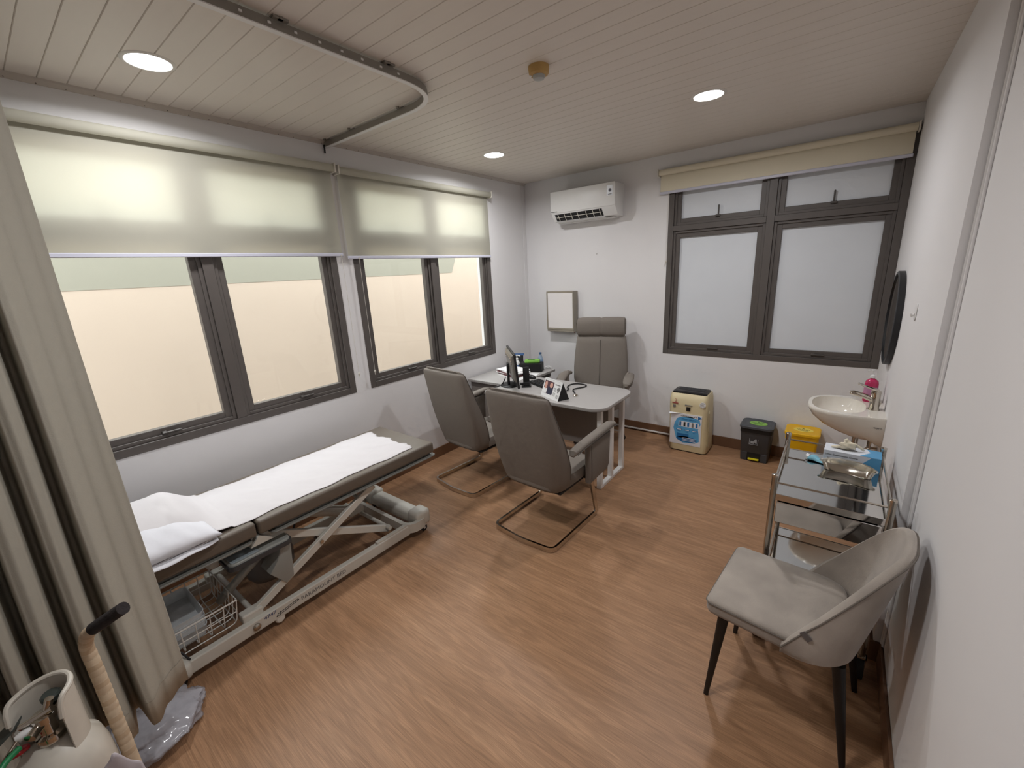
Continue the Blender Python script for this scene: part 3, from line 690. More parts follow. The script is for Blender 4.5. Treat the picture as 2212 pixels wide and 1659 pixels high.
# ================================================================== CANTILEVER VISITOR CHAIRS
def visitor_chair(label, loc, rz):
    t = thing('visitor_chair', label, 'chair', loc, rz, 'cantilever visitor chairs at the desk', world=False)
    # chromed flat-bar base: one bent bar
    bow = [(-.245+.49*k/8, -.292-.022*(1-((k-4)/4)**2), .02) for k in range(9)]
    pth = [(-.252, .13, .37), (-.254, .20, .36), (-.258, .285, .02), (-.258, -.285, .02)]
    pth2 = [(.258, -.285, .02), (.258, .285, .02), (.254, .20, .36), (.252, .13, .37)]
    full = fillet(pth[:3] + [(-.258, -.300, .02), (0, -.325, .02), (.258, -.300, .02)] + pth2[1:], .05, 6)
    ups = []
    for i in range(len(full)):
        a = full[max(0, i-1)]; b = full[min(len(full)-1, i+1)]; d = (Vector(b)-Vector(a)).normalized()
        side = Vector((1, 0, 0)) if abs(d.x) < .5 else Vector((0, 1, 0))
        # flat face stands upright along the floor and faces sideways on the legs
        nrm = d.cross(Vector((0, 0, 1)))
        if abs(d.z) > .35: ups.append((0, d.z if d.y*0 == 0 else 0, -d.y)) if False else ups.append((0, 1 if d.z < 0 else 1, 0.3 if d.z < 0 else .3))
        else: ups.append((0, 0, 1))
    b = MB(); b.sweep([Vector(p) for p in full], [(-.0075, -.018), (.0075, -.018), (.0075, .018), (-.0075, .018)]); b.build('chrome_base', 'chrome', t, True)
    # seat
    s = MB(); L = []
    for (z, k) in ((.375, .93), (.385, .985), (.41, 1.0), (.44, 1.0), (.462, .97), (.472, .86), (.475, .6)):
        L.append([(p[0], p[1]+.045, z+.012*max(0, p[1])) for p in ell(0, 0, .252*k, .255*k, 36, 5)])
    s.loft(L); s.build('seat', 'chairgrey', t, True)
    # back shell: flat outside wrapping forward at the sides, widest low down
    def shell(z, w, d, yb, front, n=22):
        lp = []
        for k in range(n+1):
            a = -PI/2+PI*k/n; sx = math.copysign(abs(math.sin(a))**.42, math.sin(a)); cy = abs(math.cos(a))**.55
            lp.append((w*sx, yb+d*(1-cy), z))
        for k in range(1, 12):
            u = 1-2*k/12; lp.append(((w-.004)*u, yb+d-.004+front*(1-u*u)-(d-.055)*(1-u*u)**1.2*.0, z))
        return lp
    prof = [(.365, .200, .105, -.185, .0), (.368, .225, .118, -.196, .0), (.385, .247, .126, -.203, .0), (.45, .266, .137, -.218, .0), (.55, .281, .142, -.245, 0), (.65, .286, .134, -.268, 0), (.76, .282, .115, -.290, 0), (.88, .272, .090, -.312, 0), (.99, .261, .066, -.330, 0), (1.035, .256, .058, -.336, 0), (1.052, .252, .054, -.336, 0), (1.062, .243, .046, -.332, 0), (1.066, .225, .036, -.326, 0)]
    sh = MB(); sh.loft([shell(*q) for q in prof]); so = sh.build('back_shell', 'chairgrey', t, True)
    # padded inner face with piping
    def pad(z, w, y0, th, n=14):
        lp = []
        for k in range(n+1): 
            u = 2*k/n-1; lp.append((w*u, y0+th*(1-abs(u)**3)**.5*1.0, z))
        for k in range(1, n): 
            u = 1-2*k/n; lp.append((w*u, y0-.012, z))
        return lp
    pd_ = MB(); pd_.loft([pad(z, w, y, th) for (z, w, y, th) in ((.455, .245, -.085, .03), (.50, .258, -.095, .045), (.62, .268, -.125, .055), (.80, .262, -.190, .050), (.95, .252, -.250, .045), (1.03, .246, -.282, .038), (1.062, .240, -.290, .028), (1.076, .226, -.294, .016), (1.081, .200, -.297, .006))])
    pd_.build('back_pad', 'chairgrey', t, True)
    pts = []
    for (z, w, d, yb, f) in prof[3:]: pts.append(Vector((w, yb+d-.001, z)))
    rim = pts + [Vector((.10, -.296, 1.069)), Vector((-.10, -.296, 1.069))] + [Vector((-p.x, p.y, p.z)) for p in reversed(pts)]
    MB().tube(rim, .0035, 6).build('piping', 'chairseam', so, True)
    # armrests: padded T with a side panel
    for sx in (-1, 1):
        x = sx*.287
        path = [(x, -.095, .628), (x, -.075, .648), (x, .0, .660), (x, .15, .672), (x, .30, .682), (x, .42, .690), (x, .468, .683), (x, .480, .668)]
        a = MB(); a.sweep([Vector(p) for p in path], ell(0, 0, 1, .62, 16, 2.6), scale=[.016, .030, .034, .036, .036, .034, .028, .012], up=(0, 0, 1)); ao = a.build('armrest', 'chairgrey', t, True)
        MB().tube([Vector((x+sx*.034, p[1], p[2]-.010)) for p in path[1:-1]], .003, 6).build('piping', 'chairseam', ao, True)
        p_ = MB(); p_.poly([(.105, .345), (.355, .365), (.385, .40), (.40, .655), (.10, .640), (.105, .42)], x-.024, x+.024, 'x', .012, 3); po = p_.build('arm_panel', 'chairgrey', t, True)
        MB().tube([Vector((x+sx*.0245, .118, .63)), Vector((x+sx*.0245, .122, .36))], .0035, 6).build('piping', 'chairseam', po, True)
    MB().box((-.235, -.16, .352), (.235, .22, .374), .008).build('seat_board', 'blackmatte', t)
    return t
visitor_chair('grey upholstered chrome visitor chair nearer the camera, in front of the desk', (1.562, -2.060, 0), math.radians(-2.5))
visitor_chair('grey upholstered chrome visitor chair by the foot of the bed, under the window', (.652, -1.815, 0), math.radians(-5))

# ================================================================== DESK AND WHAT STANDS ON IT
DZ = .755
dk = thing('desk', 'grey desk with rounded corners on white steel loop legs', 'desk', (1.15, -1.25, 0))
MB().poly(rrect(.575, -1.580, 1.775, -.925, [.13, .13, .02, .02], 10), DZ-.026, DZ, 'z', .003, 2).build('desktop', 'desk', dk, True)
MB().poly(rrect(.576, -1.579, 1.774, -.926, [.13, .13, .02, .02], 10), DZ-.0275, DZ-.0235).build('edge_band', 'deskedge', dk)
LX = 1.672
for y in (-1.425, -1.215, -.990):
    MB().box((LX-.010, y-.019, .03), (LX+.030, y+.019, DZ-.0275), .003, 1).build('leg', 'deskwhite', dk)
MB().box((LX-.010, -1.444, 0), (LX+.030, -.971, .030), .003, 1).build('foot_bar', 'deskwhite', dk)
MB().box((LX-.010, -1.444, DZ-.045), (LX+.030, -.971, DZ-.0276), .003, 1).build('top_bar', 'deskwhite', dk)
MB().poly(rrect(.66, .24, LX-.012, DZ-.0276, [.06, .01, .01, .01]), -1.150, -1.132, 'y').build('modesty_panel', 'cabinet', dk)

rt = thing('desk_return', 'grey side cabinet along the left wall at the end of the desk', 'cabinet', (.33, -.82, 0))
MB().box((.035, -1.235, .700), (.648, -.44, .727), .003, 1).build('cabinet_top', 'desk', rt)
MB().box((.05, -1.20, .642), (.605, -.47, .700), .002, 1).build('apron', mat('dark_apron', (92, 84, 80), .5), rt)
MB().box((.05, -1.20, .0), (.452, -.47, .642), .002, 1).build('carcass', 'cabinet', rt)
for z0, z1 in ((.43, .635), (.22, .425), (.02, .215)):
    d_ = MB().box((.4525, -1.18, z0), (.4685, -.80, z1), .002, 1).build('drawer', 'cabinet', rt)
    MB().box((.469, -1.05, z1-.03), (.478, -.93, z1-.018), .002).build('drawer_pull', 'steelrough', d_)

# monitor seen edge-on, its back towards the visitors
def monitor():
    t = thing('monitor', 'slim black monitor with a silver back seen edge-on on the desk', 'monitor', (.700, -1.285, DZ), world=False)
    t.rotation_euler = (0, 0, math.radians(-44.5))    # local +y = screen normal, local x = width
    tilt = Matrix.Translation((0, 0, .20)) @ Matrix.Rotation(math.radians(5), 4, 'X') @ Matrix.Translation((0, 0, -.20))
    b = MB(); b.box((-.255, -.010, .025), (.255, .010, .350), .005); b.xf(tilt); s = b.build('screen_housing', 'black', t, True)
    b = MB(); b.box((-.247, .0102, .036), (.247, .0112, .340)); b.xf(tilt); b.build('screen', mat('screen_off', (16, 17, 20), .12), s)
    b = MB(); b.loft([[(-.225*k, -.010-d, .205-.125*k) , (.225*k, -.010-d, .205-.125*k), (.225*k, -.010-d, .205+.128*k), (-.225*k, -.010-d, .205+.128*k)] for (k, d) in ((1.0, 0), (.95, .012), (.8, .022), (.5, .028))]); b.xf(tilt); bk = b.build('back_cover', mat('monitor_back', (128, 122, 114), .3, .3), s)
    for z in (.30, .275, .25):
        b = MB(); b.box((-.19, -.036, z-.008), (.19, -.020, z+.004), .003); b.xf(tilt); b.build('back_ridge', mat('monitor_ridge', (186, 168, 146), .25, .5), bk)
    b = MB(); b.box((-.03, -.058, .012), (.03, -.036, .22), .006); b.build('stand_neck', 'black', t, True)
    b = MB(); b.loft([[(.11*k*math.cos(a), -.04+.085*k*math.sin(a), z) for a in [2*PI*i/28 for i in range(28)]] for (k, z) in ((1, 0), (1, .006), (.94, .011), (.3, .014))]); b.build('stand_base', 'black', t, True)
monitor()
tag(MB().tube(fillet([(.655, -1.345, DZ+.09), (.645, -1.36, DZ+.05), (.625, -1.38, DZ+.012), (.61, -1.42, DZ+.006), (.60, -1.50, DZ+.006)], .06), .004, 7).tube(fillet([(.645, -1.335, DZ+.08), (.625, -1.34, DZ+.03), (.61, -1.35, DZ+.006), (.60, -1.44, DZ+.006)], .06), .003, 7).build('monitor_cable', 'black', None, True), 'black cables trailing from the back of the monitor across the desk', 'cable')
# keyboard
def keyboard():
    t = thing('keyboard', 'black computer keyboard between the monitor and the desk calendar', 'keyboard', (.985, -1.175, DZ), world=False)
    t.rotation_euler = (0, 0, math.radians(-24))
    MB().poly(rrect(-.20, -.068, .20, .068, .012), .0, .014, 'z', .003, 1).build('case', 'black', t, True)
    mk = None
    for r in range(5):
        for c in range(15):
            x = -.185+c*.0264+(.004*r if r < 4 else 0); y = -.052+r*.0262
            if x > .186: continue
            if mk is None:
                k = MB().loft([[(-.0105, -.0105, .013), (.0105, -.0105, .013), (.0105, .0105, .013), (-.0105, .0105, .013)], [(-.0085, -.0085, .020), (.0085, -.0085, .020), (.0085, .0085, .020), (-.0085, .0085, .020)]]).build('key', 'darkkey', t, off=(0, 0, 0)); mk = k.data
            else:
                k = bpy.data.objects.new('key', mk); C.objects.link(k); k.parent = t
            k.location = (x, y, 0)
M['darkkey'] = mat('key_plastic', (40, 39, 40), .45)
keyboard()
t = thing('computer_mouse', 'black computer mouse behind the phone stand', 'mouse', (.705, -1.000, DZ))
L = []
for (z, k) in ((0, .95), (.008, 1), (.018, .95), (.028, .75), (.034, .45), (.036, .15)):
    L.append([(.705+p[0], -1.0+p[1], DZ+z) for p in ell(0, 0, .058*k, .032*k, 24, 2.4)])
MB().loft(L).build('mouse_body', 'black', t, 'all')
MB().cyl((.742, -1.004, DZ+.030), (.742, -.996, DZ+.030), .007, n=12).build('scroll_wheel', 'rubber', t)
# phone stand (black upright holder)
t = thing('phone_stand', 'black upright phone holder next to the monitor', 'phone stand', (.840, -1.265, DZ), world=False)
t.rotation_euler = (0, 0, math.radians(36))
MB().box((-.045, -.055, 0), (.045, .06, .012), .004).box((-.03, -.045, .012), (.03, -.025, .05), .004).build('stand_foot', 'black', t, True)
b = MB(); b.box((-.030, -.007, .02), (.030, .007, .185), .006, 3); b.xf(Matrix.Translation((0, -.005, 0)) @ Matrix.Rotation(math.radians(-9), 4, 'X')); b.build('holder_plate', 'blackmatte', t, True)
b = MB(); b.lathe([(.012, 0), (.012, .05), (.008, .052)], n=14, ax='x'); b.xf(Matrix.Translation((-.06, -.02, .03))); b.build('knob', 'blackmatte', t, True)
# tent calendar with photo print
def calendar():
    t = thing('desk_calendar', 'white tent calendar with a photo print standing on the desk', 'calendar', (1.262, -1.440, DZ), world=False)
    t.rotation_euler = (0, 0, math.radians(-24))
    w, h, d = .130, .150, .058
    sl = math.atan2(d, h); ln = math.hypot(d, h)
    front = Matrix.Translation((0, -d, 0)) @ Matrix.Rotation(-sl, 4, 'X'); rear = Matrix.Translation((0, d, 0)) @ Matrix.Rotation(sl, 4, 'X')
    b = MB(); b.box((-w, -.0012, .0), (w, .0012, ln)); b.xf(front); f = b.build('front_leaf', 'paper', t)
    b = MB(); b.box((-w, -.0012, .0), (w, .0012, ln)); b.xf(rear); b.build('rear_leaf', 'blackmatte', t)
    b = MB(); b.box((-w+.004, -d+.004, .0), (w-.004, d-.004, .002)); b.build('base_leaf', 'blackmatte', t)
    b = MB(); b.poly([(-d+.002, .003), (d-.002, .003), (0, h-.004)], w-.003, w-.001, 'x'); b.build('side_gusset', 'blackmatte', t)
    def pr(name, m, a, c, bb, dd, par=f, k=1, shape=None):
        q = MB()
        if shape: q.poly(ell((a+bb)/2, (c+dd)/2, (bb-a)/2, (dd-c)/2, 16), -.0012-.0004*k, -.0011, 'y')
        else: q.box((a, -.0012-.0004*k, c), (bb, -.0011, dd))
        q.xf(front); return q.build(name, m, par)
    pr('photo_print', 'photodark', -w+.014, .03, .022, .142)
    pr('photo_figure', 'paper', -w+.014, .032, -.062, .075, k=2)
    pr('photo_figure', 'skin', -w+.020, .068, -.072, .136, k=3, shape=1)
    pr('photo_figure', 'photonavy', -.055, .032, .020, .095, k=2)
    pr('photo_figure', 'skin', -.034, .088, .010, .134, k=3, shape=1)
    pr('calendar_heading', 'inkgrey', .040, .126, .112, .134, k=1)
    for (x, z, hh) in ((.052, .088, .03), (.052, .045, .03), (.100, .035, .03)):
        for r in range(4): pr('calendar_text', 'inkgrey', x-.016, z-hh/2+r*.008, x+.016, z-hh/2+r*.008+.0035, k=1)
    for (dx, dz, rx, rz_) in ((0, .104, .008, .012), (-.014, .096, .008, .010), (.014, .096, .008, .010), (0, .084, .012, .010), (0, .072, .009, .006)):
        pr('calendar_motif', 'inkgrey', .100+dx-rx, dz-rz_, .100+dx+rx, dz+rz_, k=1+.2, shape=1)
    MB().tube([Vector((-w+.01, 0, h+.001)), Vector((w-.01, 0, h+.001))], .0032, 8).build('spine', 'paper', t)
calendar()
# stethoscope: tube loop, fork and chest piece
st = thing('stethoscope', 'black stethoscope coiled on the desk behind the calendar', 'stethoscope', (1.29, -1.10, DZ))
pth = [(1.400, -1.322, DZ+.008), (1.365, -1.27, DZ+.006), (1.318, -1.22, DZ+.008), (1.305, -1.17, DZ+.009), (1.335, -1.10, DZ+.008), (1.350, -1.045, DZ+.006), (1.335, -1.005, DZ+.006), (1.290, -.985, DZ+.006), (1.235, -.995, DZ+.006), (1.20, -1.03, DZ+.006), (1.198, -1.09, DZ+.007), (1.225, -1.16, DZ+.012), (1.275, -1.22, DZ+.018), (1.270, -1.270, DZ+.008), (1.235, -1.310, DZ+.006)]
sm = []
for i in range(len(pth)-1):
    p0, p1, p2, p3 = [Vector(pth[max(0, min(len(pth)-1, i+k))]) for k in (-1, 0, 1, 2)]
    for k in range(5):
        tt = k/5; sm.append(.5*((2*p1)+(-p0+p2)*tt+(2*p0-5*p1+4*p2-p3)*tt*tt+(-p0+3*p1-3*p2+p3)*tt**3))
MB().tube(sm, .0058, 8).build('tubing', 'rubber', st, True)
MB().lathe([(.021, -.004), (.022, .004), (.014, .009), (.004, .016)], (1.405, -1.330, DZ+.004), 20).build('chest_piece', 'chrome', st, True)
MB().tube([(1.235, -1.31, DZ+.006), (1.20, -1.33, DZ+.007), (1.165, -1.325, DZ+.005)], .003, 6).tube([(1.235, -1.31, DZ+.006), (1.215, -1.345, DZ+.007), (1.18, -1.362, DZ+.005)], .003, 6).build('ear_tubes', 'chrome', st, True)
# loose papers between monitor and phone stand
tag(MB().box((.60, -1.15, DZ+.0002), (.66, -.955, DZ+.0022)).build('paper_sheet', 'paper'), 'single white paper lying on the desk beside the phone holder', 'paper').location = (0, 0, 0)

# things on the side cabinet
RZ = .727
stack = thing('document_stack', 'pile of white papers and a maroon file on the side cabinet behind the monitor', 'papers', (.375, -.87, RZ))
for k, (m_, dx, dy, rz_, h) in enumerate((('paper', 0, 0, .05, .010), ('maroon', .01, .0, -.04, .014), ('paper', -.01, .01, .10, .010), ('maroon', .0, .0, .02, .006), ('paper', .02, .0, -.08, .012), ('paper', -.015, .02, .12, .008))):
    z = RZ+sum((.010, .014, .010, .006, .012, .008)[:k])
    b = MB(); b.box((-.11, -.155, 0), (.11, .155, h-.0006), .001, 1); b.xf(Matrix.Translation((.375+dx, -.87+dy, z)) @ Matrix.Rotation(rz_+1.25, 4, 'Z')); b.build('file' if m_ == 'maroon' else 'paper_bundle', m_, stack)
tag(MB().box((-.06, -.085, 0), (.06, .085, .004), .001, 1).xf(Matrix.Translation((.572, -.800, RZ)) @ Matrix.Rotation(.25, 4, 'Z')).build('paper_pad', 'paper'), 'white paper pad lying in front of the black tissue box', 'paper')
bx_ = thing('tissue_box', 'black tissue box on the side cabinet', 'tissue box', (.455, -.628, RZ), world=False); bx_.rotation_euler = (0, 0, math.radians(22))
MB().box((-.125, -.065, 0), (.125, .065, .095), .004).build('box_body', 'blackmatte', bx_)
MB().poly(ell(0, 0, .06, .02, 20), .0945, .0965).build('slot', 'darkgrey', bx_)
gp = thing('green_packet', 'green packet lying on top of the black tissue box', 'packet', (.465, -.625, RZ+.0965), world=False); gp.rotation_euler = (0, 0, math.radians(30))
MB().loft([[(p[0], p[1], z) for p in rrect(-.085*k, -.045*k, .085*k, .045*k, .01)] for (k, z) in ((.9, 0), (1, .008), (1, .022), (.9, .032), (.5, .035))]).build('packet_body', 'green', gp, True)
MB().box((-.05, -.02, .0345), (.03, .015, .0362), .0005, 1).build('packet_print', 'inkgreen', gp)
bo = thing('water_bottle', 'small clear water bottle with a blue cap in the room corner behind the tissue box', 'bottle', (.405, -.478+.09, RZ))
bc = (.470, -.470, RZ)
bo.location = bc
MB().lathe([(.026, 0), (.030, .004), (.031, .02), (.029, .03), (.031, .04), (.031, .075), (.029, .085), (.031, .095), (.030, .115), (.022, .138), (.013, .152), (.0125, .166)], bc, 24).build('bottle_body', 'bottle', bo, True)
MB().lathe([(.0322, .045), (.0322, .095)], bc, 24).build('bottle_label', mat('bottle_label', (126, 150, 182), .5), bo, True)
MB().lathe([(.015, .164), (.015, .182), (.012, .184), (.001, .184)], bc, 20).build('bottle_cap', mat('bottle_cap', (70, 96, 130), .4), bo, True)
hs = thing('sanitiser_bottle', 'white pump sanitiser bottle with a blue label behind the monitor', 'bottle', (.300, -.690, RZ)); hc = (.300, -.690, RZ)
MB().lathe([(.028, 0), (.031, .006), (.031, .085), (.026, .105), (.013, .118), (.013, .128)], hc, 24).build('bottle_body', 'white', hs, True)
MB().lathe([(.0316, .02), (.0316, .07)], hc, 24).build('bottle_label', 'blue', hs, True)
MB().lathe([(.015, .128), (.015, .142), (.006, .146), (.005, .172), (.012, .174), (.012, .182)], hc, 16).cyl((hc[0], hc[1], RZ+.178), (hc[0]+.04, hc[1]+.012, RZ+.170), .005, n=8).build('pump', 'white', hs, True)
bf = thing('blue_folder', 'blue card standing behind the pump bottle in the room corner', 'folder', (.20, -.565, RZ))
b = MB(); b.box((-.001, -.075, 0), (.001, .075, .145)); b.xf(Matrix.Translation((.200, -.565, RZ)) @ Matrix.Rotation(math.radians(-60), 4, 'Z') @ Matrix.Rotation(math.radians(-14), 4, 'Y')); b.build('card', 'blackmatte', bf)
b = MB(); b.box((-.0025, -.085, .140), (.0025, .085, .165)); b.xf(Matrix.Translation((.200, -.565, RZ)) @ Matrix.Rotation(math.radians(-60), 4, 'Z') @ Matrix.Rotation(math.radians(-14), 4, 'Y')); b.build('card_edge', 'blue', bf)
tag(MB().tube([Vector((.575+.038*math.cos(a)*(1-.1*i/18), -.480+.018*math.sin(a*1.3)+.012*math.sin(a*3), RZ+.006+.0016*i)) for i, a in ((i, i*.7) for i in range(19))], .004, 6).build('white_cable', 'white', None, True), 'bundled white cable at the far end of the side cabinet', 'cable')

# ================================================================== EXECUTIVE CHAIR
def exec_chair():
    t = thing('executive_chair', 'high-backed grey swivel chair with a rolled headrest behind the desk', 'chair', (1.185, -.475, 0), math.radians(197), world=False)
    # local +y = forward
    for k in range(5):
        a = PI/2+2*PI*k/5+.55; d = Vector((math.cos(a), math.sin(a), 0))
        l = MB(); l.sweep([d*.03+Vector((0, 0, .105)), d*.15+Vector((0, 0, .098)), d*.27+Vector((0, 0, .080))], [(-1, -.6), (1, -.6), (1, .6), (-1, .6)], scale=[.028, .024, .017], up=(0, 0, 1)); lo = l.build('base_arm', 'chrome', t)
        c = MB(); p = d*.27; n_ = Vector((-d.y, d.x, 0))
        c.cyl(p+n_*.006+Vector((0, 0, .03)), p+n_*.026+Vector((0, 0, .03)), .03, n=18).cyl(p-n_*.026+Vector((0, 0, .03)), p-n_*.006+Vector((0, 0, .03)), .03, n=18); co = c.build('caster', 'black', t, True)
        MB().cyl(p+Vector((0, 0, .03)), p+Vector((0, 0, .075)), .008, n=8).build('caster_stem', 'steelrough', co)
    MB().cyl((0, 0, .08), (0, 0, .24), .03, n=18).cyl((0, 0, .24), (0, 0, .40), .018, n=18).build('gas_column', 'chrome', t, True)
    MB().box((-.10, -.12, .385), (.10, .12, .425), .01).build('tilt_mechanism', 'black', t)
    s = MB(); L = []
    for (z, k) in ((.425, .92), (.435, .98), (.47, 1.0), (.515, 1.0), (.545, .96), (.560, .82), (.564, .5)):
        L.append([(p[0], p[1]+.045, z+.02*max(0, p[1]-.1)) for p in ell(0, 0, .262*k, .27*k, 36, 4.2)])
    s.loft(L); s.build('seat', 'chairgrey', t, True)
    def sec(z, w, y, th, n=40, p=3.4):
        return [(q[0], q[1]+y, z) for q in ell(0, 0, w, th, n, p)]
    b = MB(); b.loft([sec(*q) for q in ((.50, .200, -.165, .03), (.51, .235, -.168, .045), (.55, .268, -.178, .055), (.64, .288, -.195, .058), (.76, .290, -.212, .058), (.90, .282, -.230, .056), (1.02, .270, -.246, .052), (1.085, .262, -.255, .048), (1.10, .250, -.258, .035))]); bo_ = b.build('backrest', 'chairgrey', t, True)
    MB().tube([Vector((.0, -.110-.0004, .53)), Vector((.0, -.138, .66)), Vector((0, -.155, .78)), Vector((0, -.176, .92)), Vector((0, -.198, 1.06))], .0035, 6).build('centre_seam', 'chairseam', bo_, True)
    h = MB(); L = []
    for (k, zc) in ((0, 0),):
        for i in range(25):
            a = -PI*.5+2*PI*i/25
    hp = []
    for (x, k) in ((-.258, .35), (-.255, .72), (-.245, .94), (-.20, 1), (-.03, 1), (-.012, .97), (0, .93), (.012, .97), (.03, 1), (.20, 1), (.245, .94), (.255, .72), (.258, .35)):
        hp.append([(x, -.255+q[0]*k, 1.193+q[1]*k) for q in ell(0, 0, .068, .104, 28, 2.8)])
    h.loft(hp); ho = h.build('headrest', 'chairgrey', t, True)
    for sx in (-1, 1):
        MB().tube([Vector((sx*.2535, -.255+q[0]*.98, 1.193+q[1]*.98)) for q in ell(0, 0, .068*.74, .104*.76, 20, 2.8)], .003, 6, True).build('piping', 'chairseam', ho, True)
    for sx in (-1, 1):
        x = sx*.318
        # curved arm: rises from the seat side, sweeps out and forward
        pa = [(sx*.268, .06, .47), (sx*.290, .07, .56), (sx*.305, .065, .63), (sx*.322, .03, .69), (sx*.330, -.02, .715)]
        a = MB(); a.sweep([Vector(p) for p in pa], ell(0, 0, 1, .3, 18, 2.6), scale=[.055, .075, .085, .08, .06], up=(sx, 0, .4)); a.build('arm_panel', 'chairgrey', t, True)
        path = [(sx*.315, -.15, .690), (sx*.322, -.12, .712), (sx*.330, -.02, .730), (sx*.334, .12, .735), (sx*.332, .22, .722), (sx*.325, .27, .700), (sx*.320, .282, .683)]
        a = MB(); a.sweep([Vector(p) for p in path], ell(0, 0, 1, .55, 18, 2.4), scale=[.014, .032, .044, .050, .048, .034, .012], up=(0, 0, 1)); ao = a.build('armrest', 'chairgrey', t, True)
        MB().tube([Vector((p[0]+sx*.040, p[1], p[2]-.012)) for p in path[1:-1]], .003, 6).build('piping', 'chairseam', ao, True)
exec_chair()

# ================================================================== BACK WALL: AIR CONDITIONER, VIEWER
ac = thing('air_conditioner', 'white split air conditioner on the back wall beside the corner', 'air conditioner', (.87, 0, 2.30))
X0, X1 = .497, 1.245
MB().poly([(-.001, 2.612), (-.185, 2.612), (-.212, 2.600), (-.212, 2.392), (-.150, 2.318), (-.05, 2.306), (-.001, 2.306)], X0+.006, X1, 'x', .006, 2).build('casing', 'white', ac, True)
MB().box((X0, -.218, 2.398), (X1-.004, -.205, 2.613), .004).build('front_panel', 'white', ac, True)
MB().poly([(-.206, 2.384), (-.200, 2.391), (-.146, 2.326), (-.154, 2.320)], X0+.045, X1-.15, 'x').build('outlet', 'black', ac)
MB().poly([(-.163, 2.310), (-.158, 2.3075), (-.100, 2.303), (-.100, 2.309), (-.148, 2.316)], X0+.04, X1-.145, 'x').build('louvre', 'white', ac)
for k in range(7):
    x = X0+.085+k*.078+(.02 if k > 3 else 0)
    MB().poly([(-.2075, 2.377), (-.2035, 2.381), (-.153, 2.321), (-.158, 2.318)], x-.003, x+.003, 'x').build('vane', 'offwhite', ac)
MB().cyl((X0+.06, -.1895, 2.352), (X1-.16, -.1895, 2.352), .003, n=6).build('vane_bar', 'offwhite', ac)
st_ = MB().box((X1-.088, -.2192, 2.492), (X1-.028, -.2180, 2.584)).build('rating_sticker', mat('silver_sticker', (214, 216, 222), .25), ac)
MB().poly(ell(X1-.055, 2.540, .016, .016, 16), -.2197, -.2190, 'y').build('sticker_ring', 'inkgrey', st_)
MB().poly(ell(X1-.055, 2.540, .007, .007, 14), -.2201, -.2196, 'y').build('sticker_dot', mat('sticker_navy', (60, 64, 92), .5), st_)
MB().box((X1-.075, -.2197, 2.500), (X1-.038, -.2190, 2.507)).build('sticker_line', 'inkgrey', st_)
text('maker_lettering', 'Panasonic', .020, 'ink', ac, (X0+.045, -.2186, 2.412), (1, 0, 0), (0, 0, 1))
MB().box((X0+.03, -.10, 2.296), (X1-.06, -.002, 2.307)).build('drain_tray', 'white', ac)

vb = thing('xray_viewer', 'small white-faced x-ray viewing box mounted on the back wall', 'light box', (.515, 0, 1.09))
MB().box((.335, -.098, 1.095), (.700, -.001, 1.566), .003, 1).build('housing', 'viewer', vb)
MB().box((.352, -.1005, 1.140), (.686, -.0975, 1.548)).build('viewing_panel', 'viewerface', vb)
for (a, b_) in (((.335, 1.548), (.700, 1.566)), ((.335, 1.120), (.700, 1.140))):
    MB().box((a[0], -.1035, a[1]), (b_[0], -.0975, b_[1]), .002, 1).build('clip_bar', 'brushsteel', vb)
for x in (.339, .692): MB().box((x-.004, -.103, 1.14), (x+.008, -.0975, 1.548), .001, 1).build('side_bar', 'brushsteel', vb)
MB().box((.7002, -.035, 1.17), (.707, -.015, 1.20), .002).build('rocker_switch', 'black', vb)
MB().lathe([(.006, 0), (.006, -.012)], (.352, -.05, 1.095), 10).lathe([(.006, 0), (.006, -.012)], (.68, -.05, 1.095), 10).build('rubber_foot', mat('foot_orange', (176, 110, 70), .5), vb)
tag(MB().cyl((.94, -.0, 1.955), (.94, -.003, 1.955), .008, n=10).build('wall_plug', mat('wall_plug_grey', (196, 192, 190), .7)), 'tiny filled screw hole on the back wall above the viewing box', 'wall plug')

# ================================================================== AIR PURIFIER
ap = thing('air_purifier', 'yellowed cream air purifier with a blue poster on its front, against the back wall', 'air purifier', (2.078, -.19, 0))
ax0, ax1, ay0, ay1 = 1.906, 2.262, -.330, -.060
L = []
for (z, k, yf) in ((.012, .97, 0), (.02, 1.0, 0), (.10, 1.0, 0), (.48, 1.0, .004), (.53, .995, .012), (.565, .975, .028), (.583, .95, .05)):
    cx = (ax0+ax1)/2; hw = (ax1-ax0)/2*k
    L.append([(p[0]-.04*z, p[1], z) for p in rrect(cx-hw, ay0+yf, cx+hw, ay1-.02*(1-k)*5, [.045, .03, .03, .045], 5)])
MB().loft(L).build('casing', 'cream', ap, True)
MB().poly([(p[0], p[1]) for p in rrect(ax0+.012, ay0+.008, ax1-.012, ay1-.008, .04)], 0, .013).build('plinth', mat('purifier_plinth', (58, 52, 46), .6), ap)
tp = MB(); tp.loft([[(p[0]-.024, p[1], z-.10*(p[1]-ay1)*-1*0 + (p[1]+.06)*.16*0) for p in rrect(ax0+.018+i, ay0+.052+i, ax1-.018-i, ay1-.018-i, .025)] for (z, i) in ((.578, 0), (.594, .002), (.598, .008))]); to = tp.build('top_panel', 'black', ap, True)
for k in range(6): MB().box((ax0+.03, ay1-.045-.016*k, .598), (ax1-.085, ay1-.039-.016*k, .6005), .001, 1).build('grille_slat', 'darkgrey', to)
MB().box((ax0+.02, ay0+.085, .598), (ax1-.08, ay0+.10, .6003)).build('control_strip', 'darkgrey', to)
FY = ay0-.0012
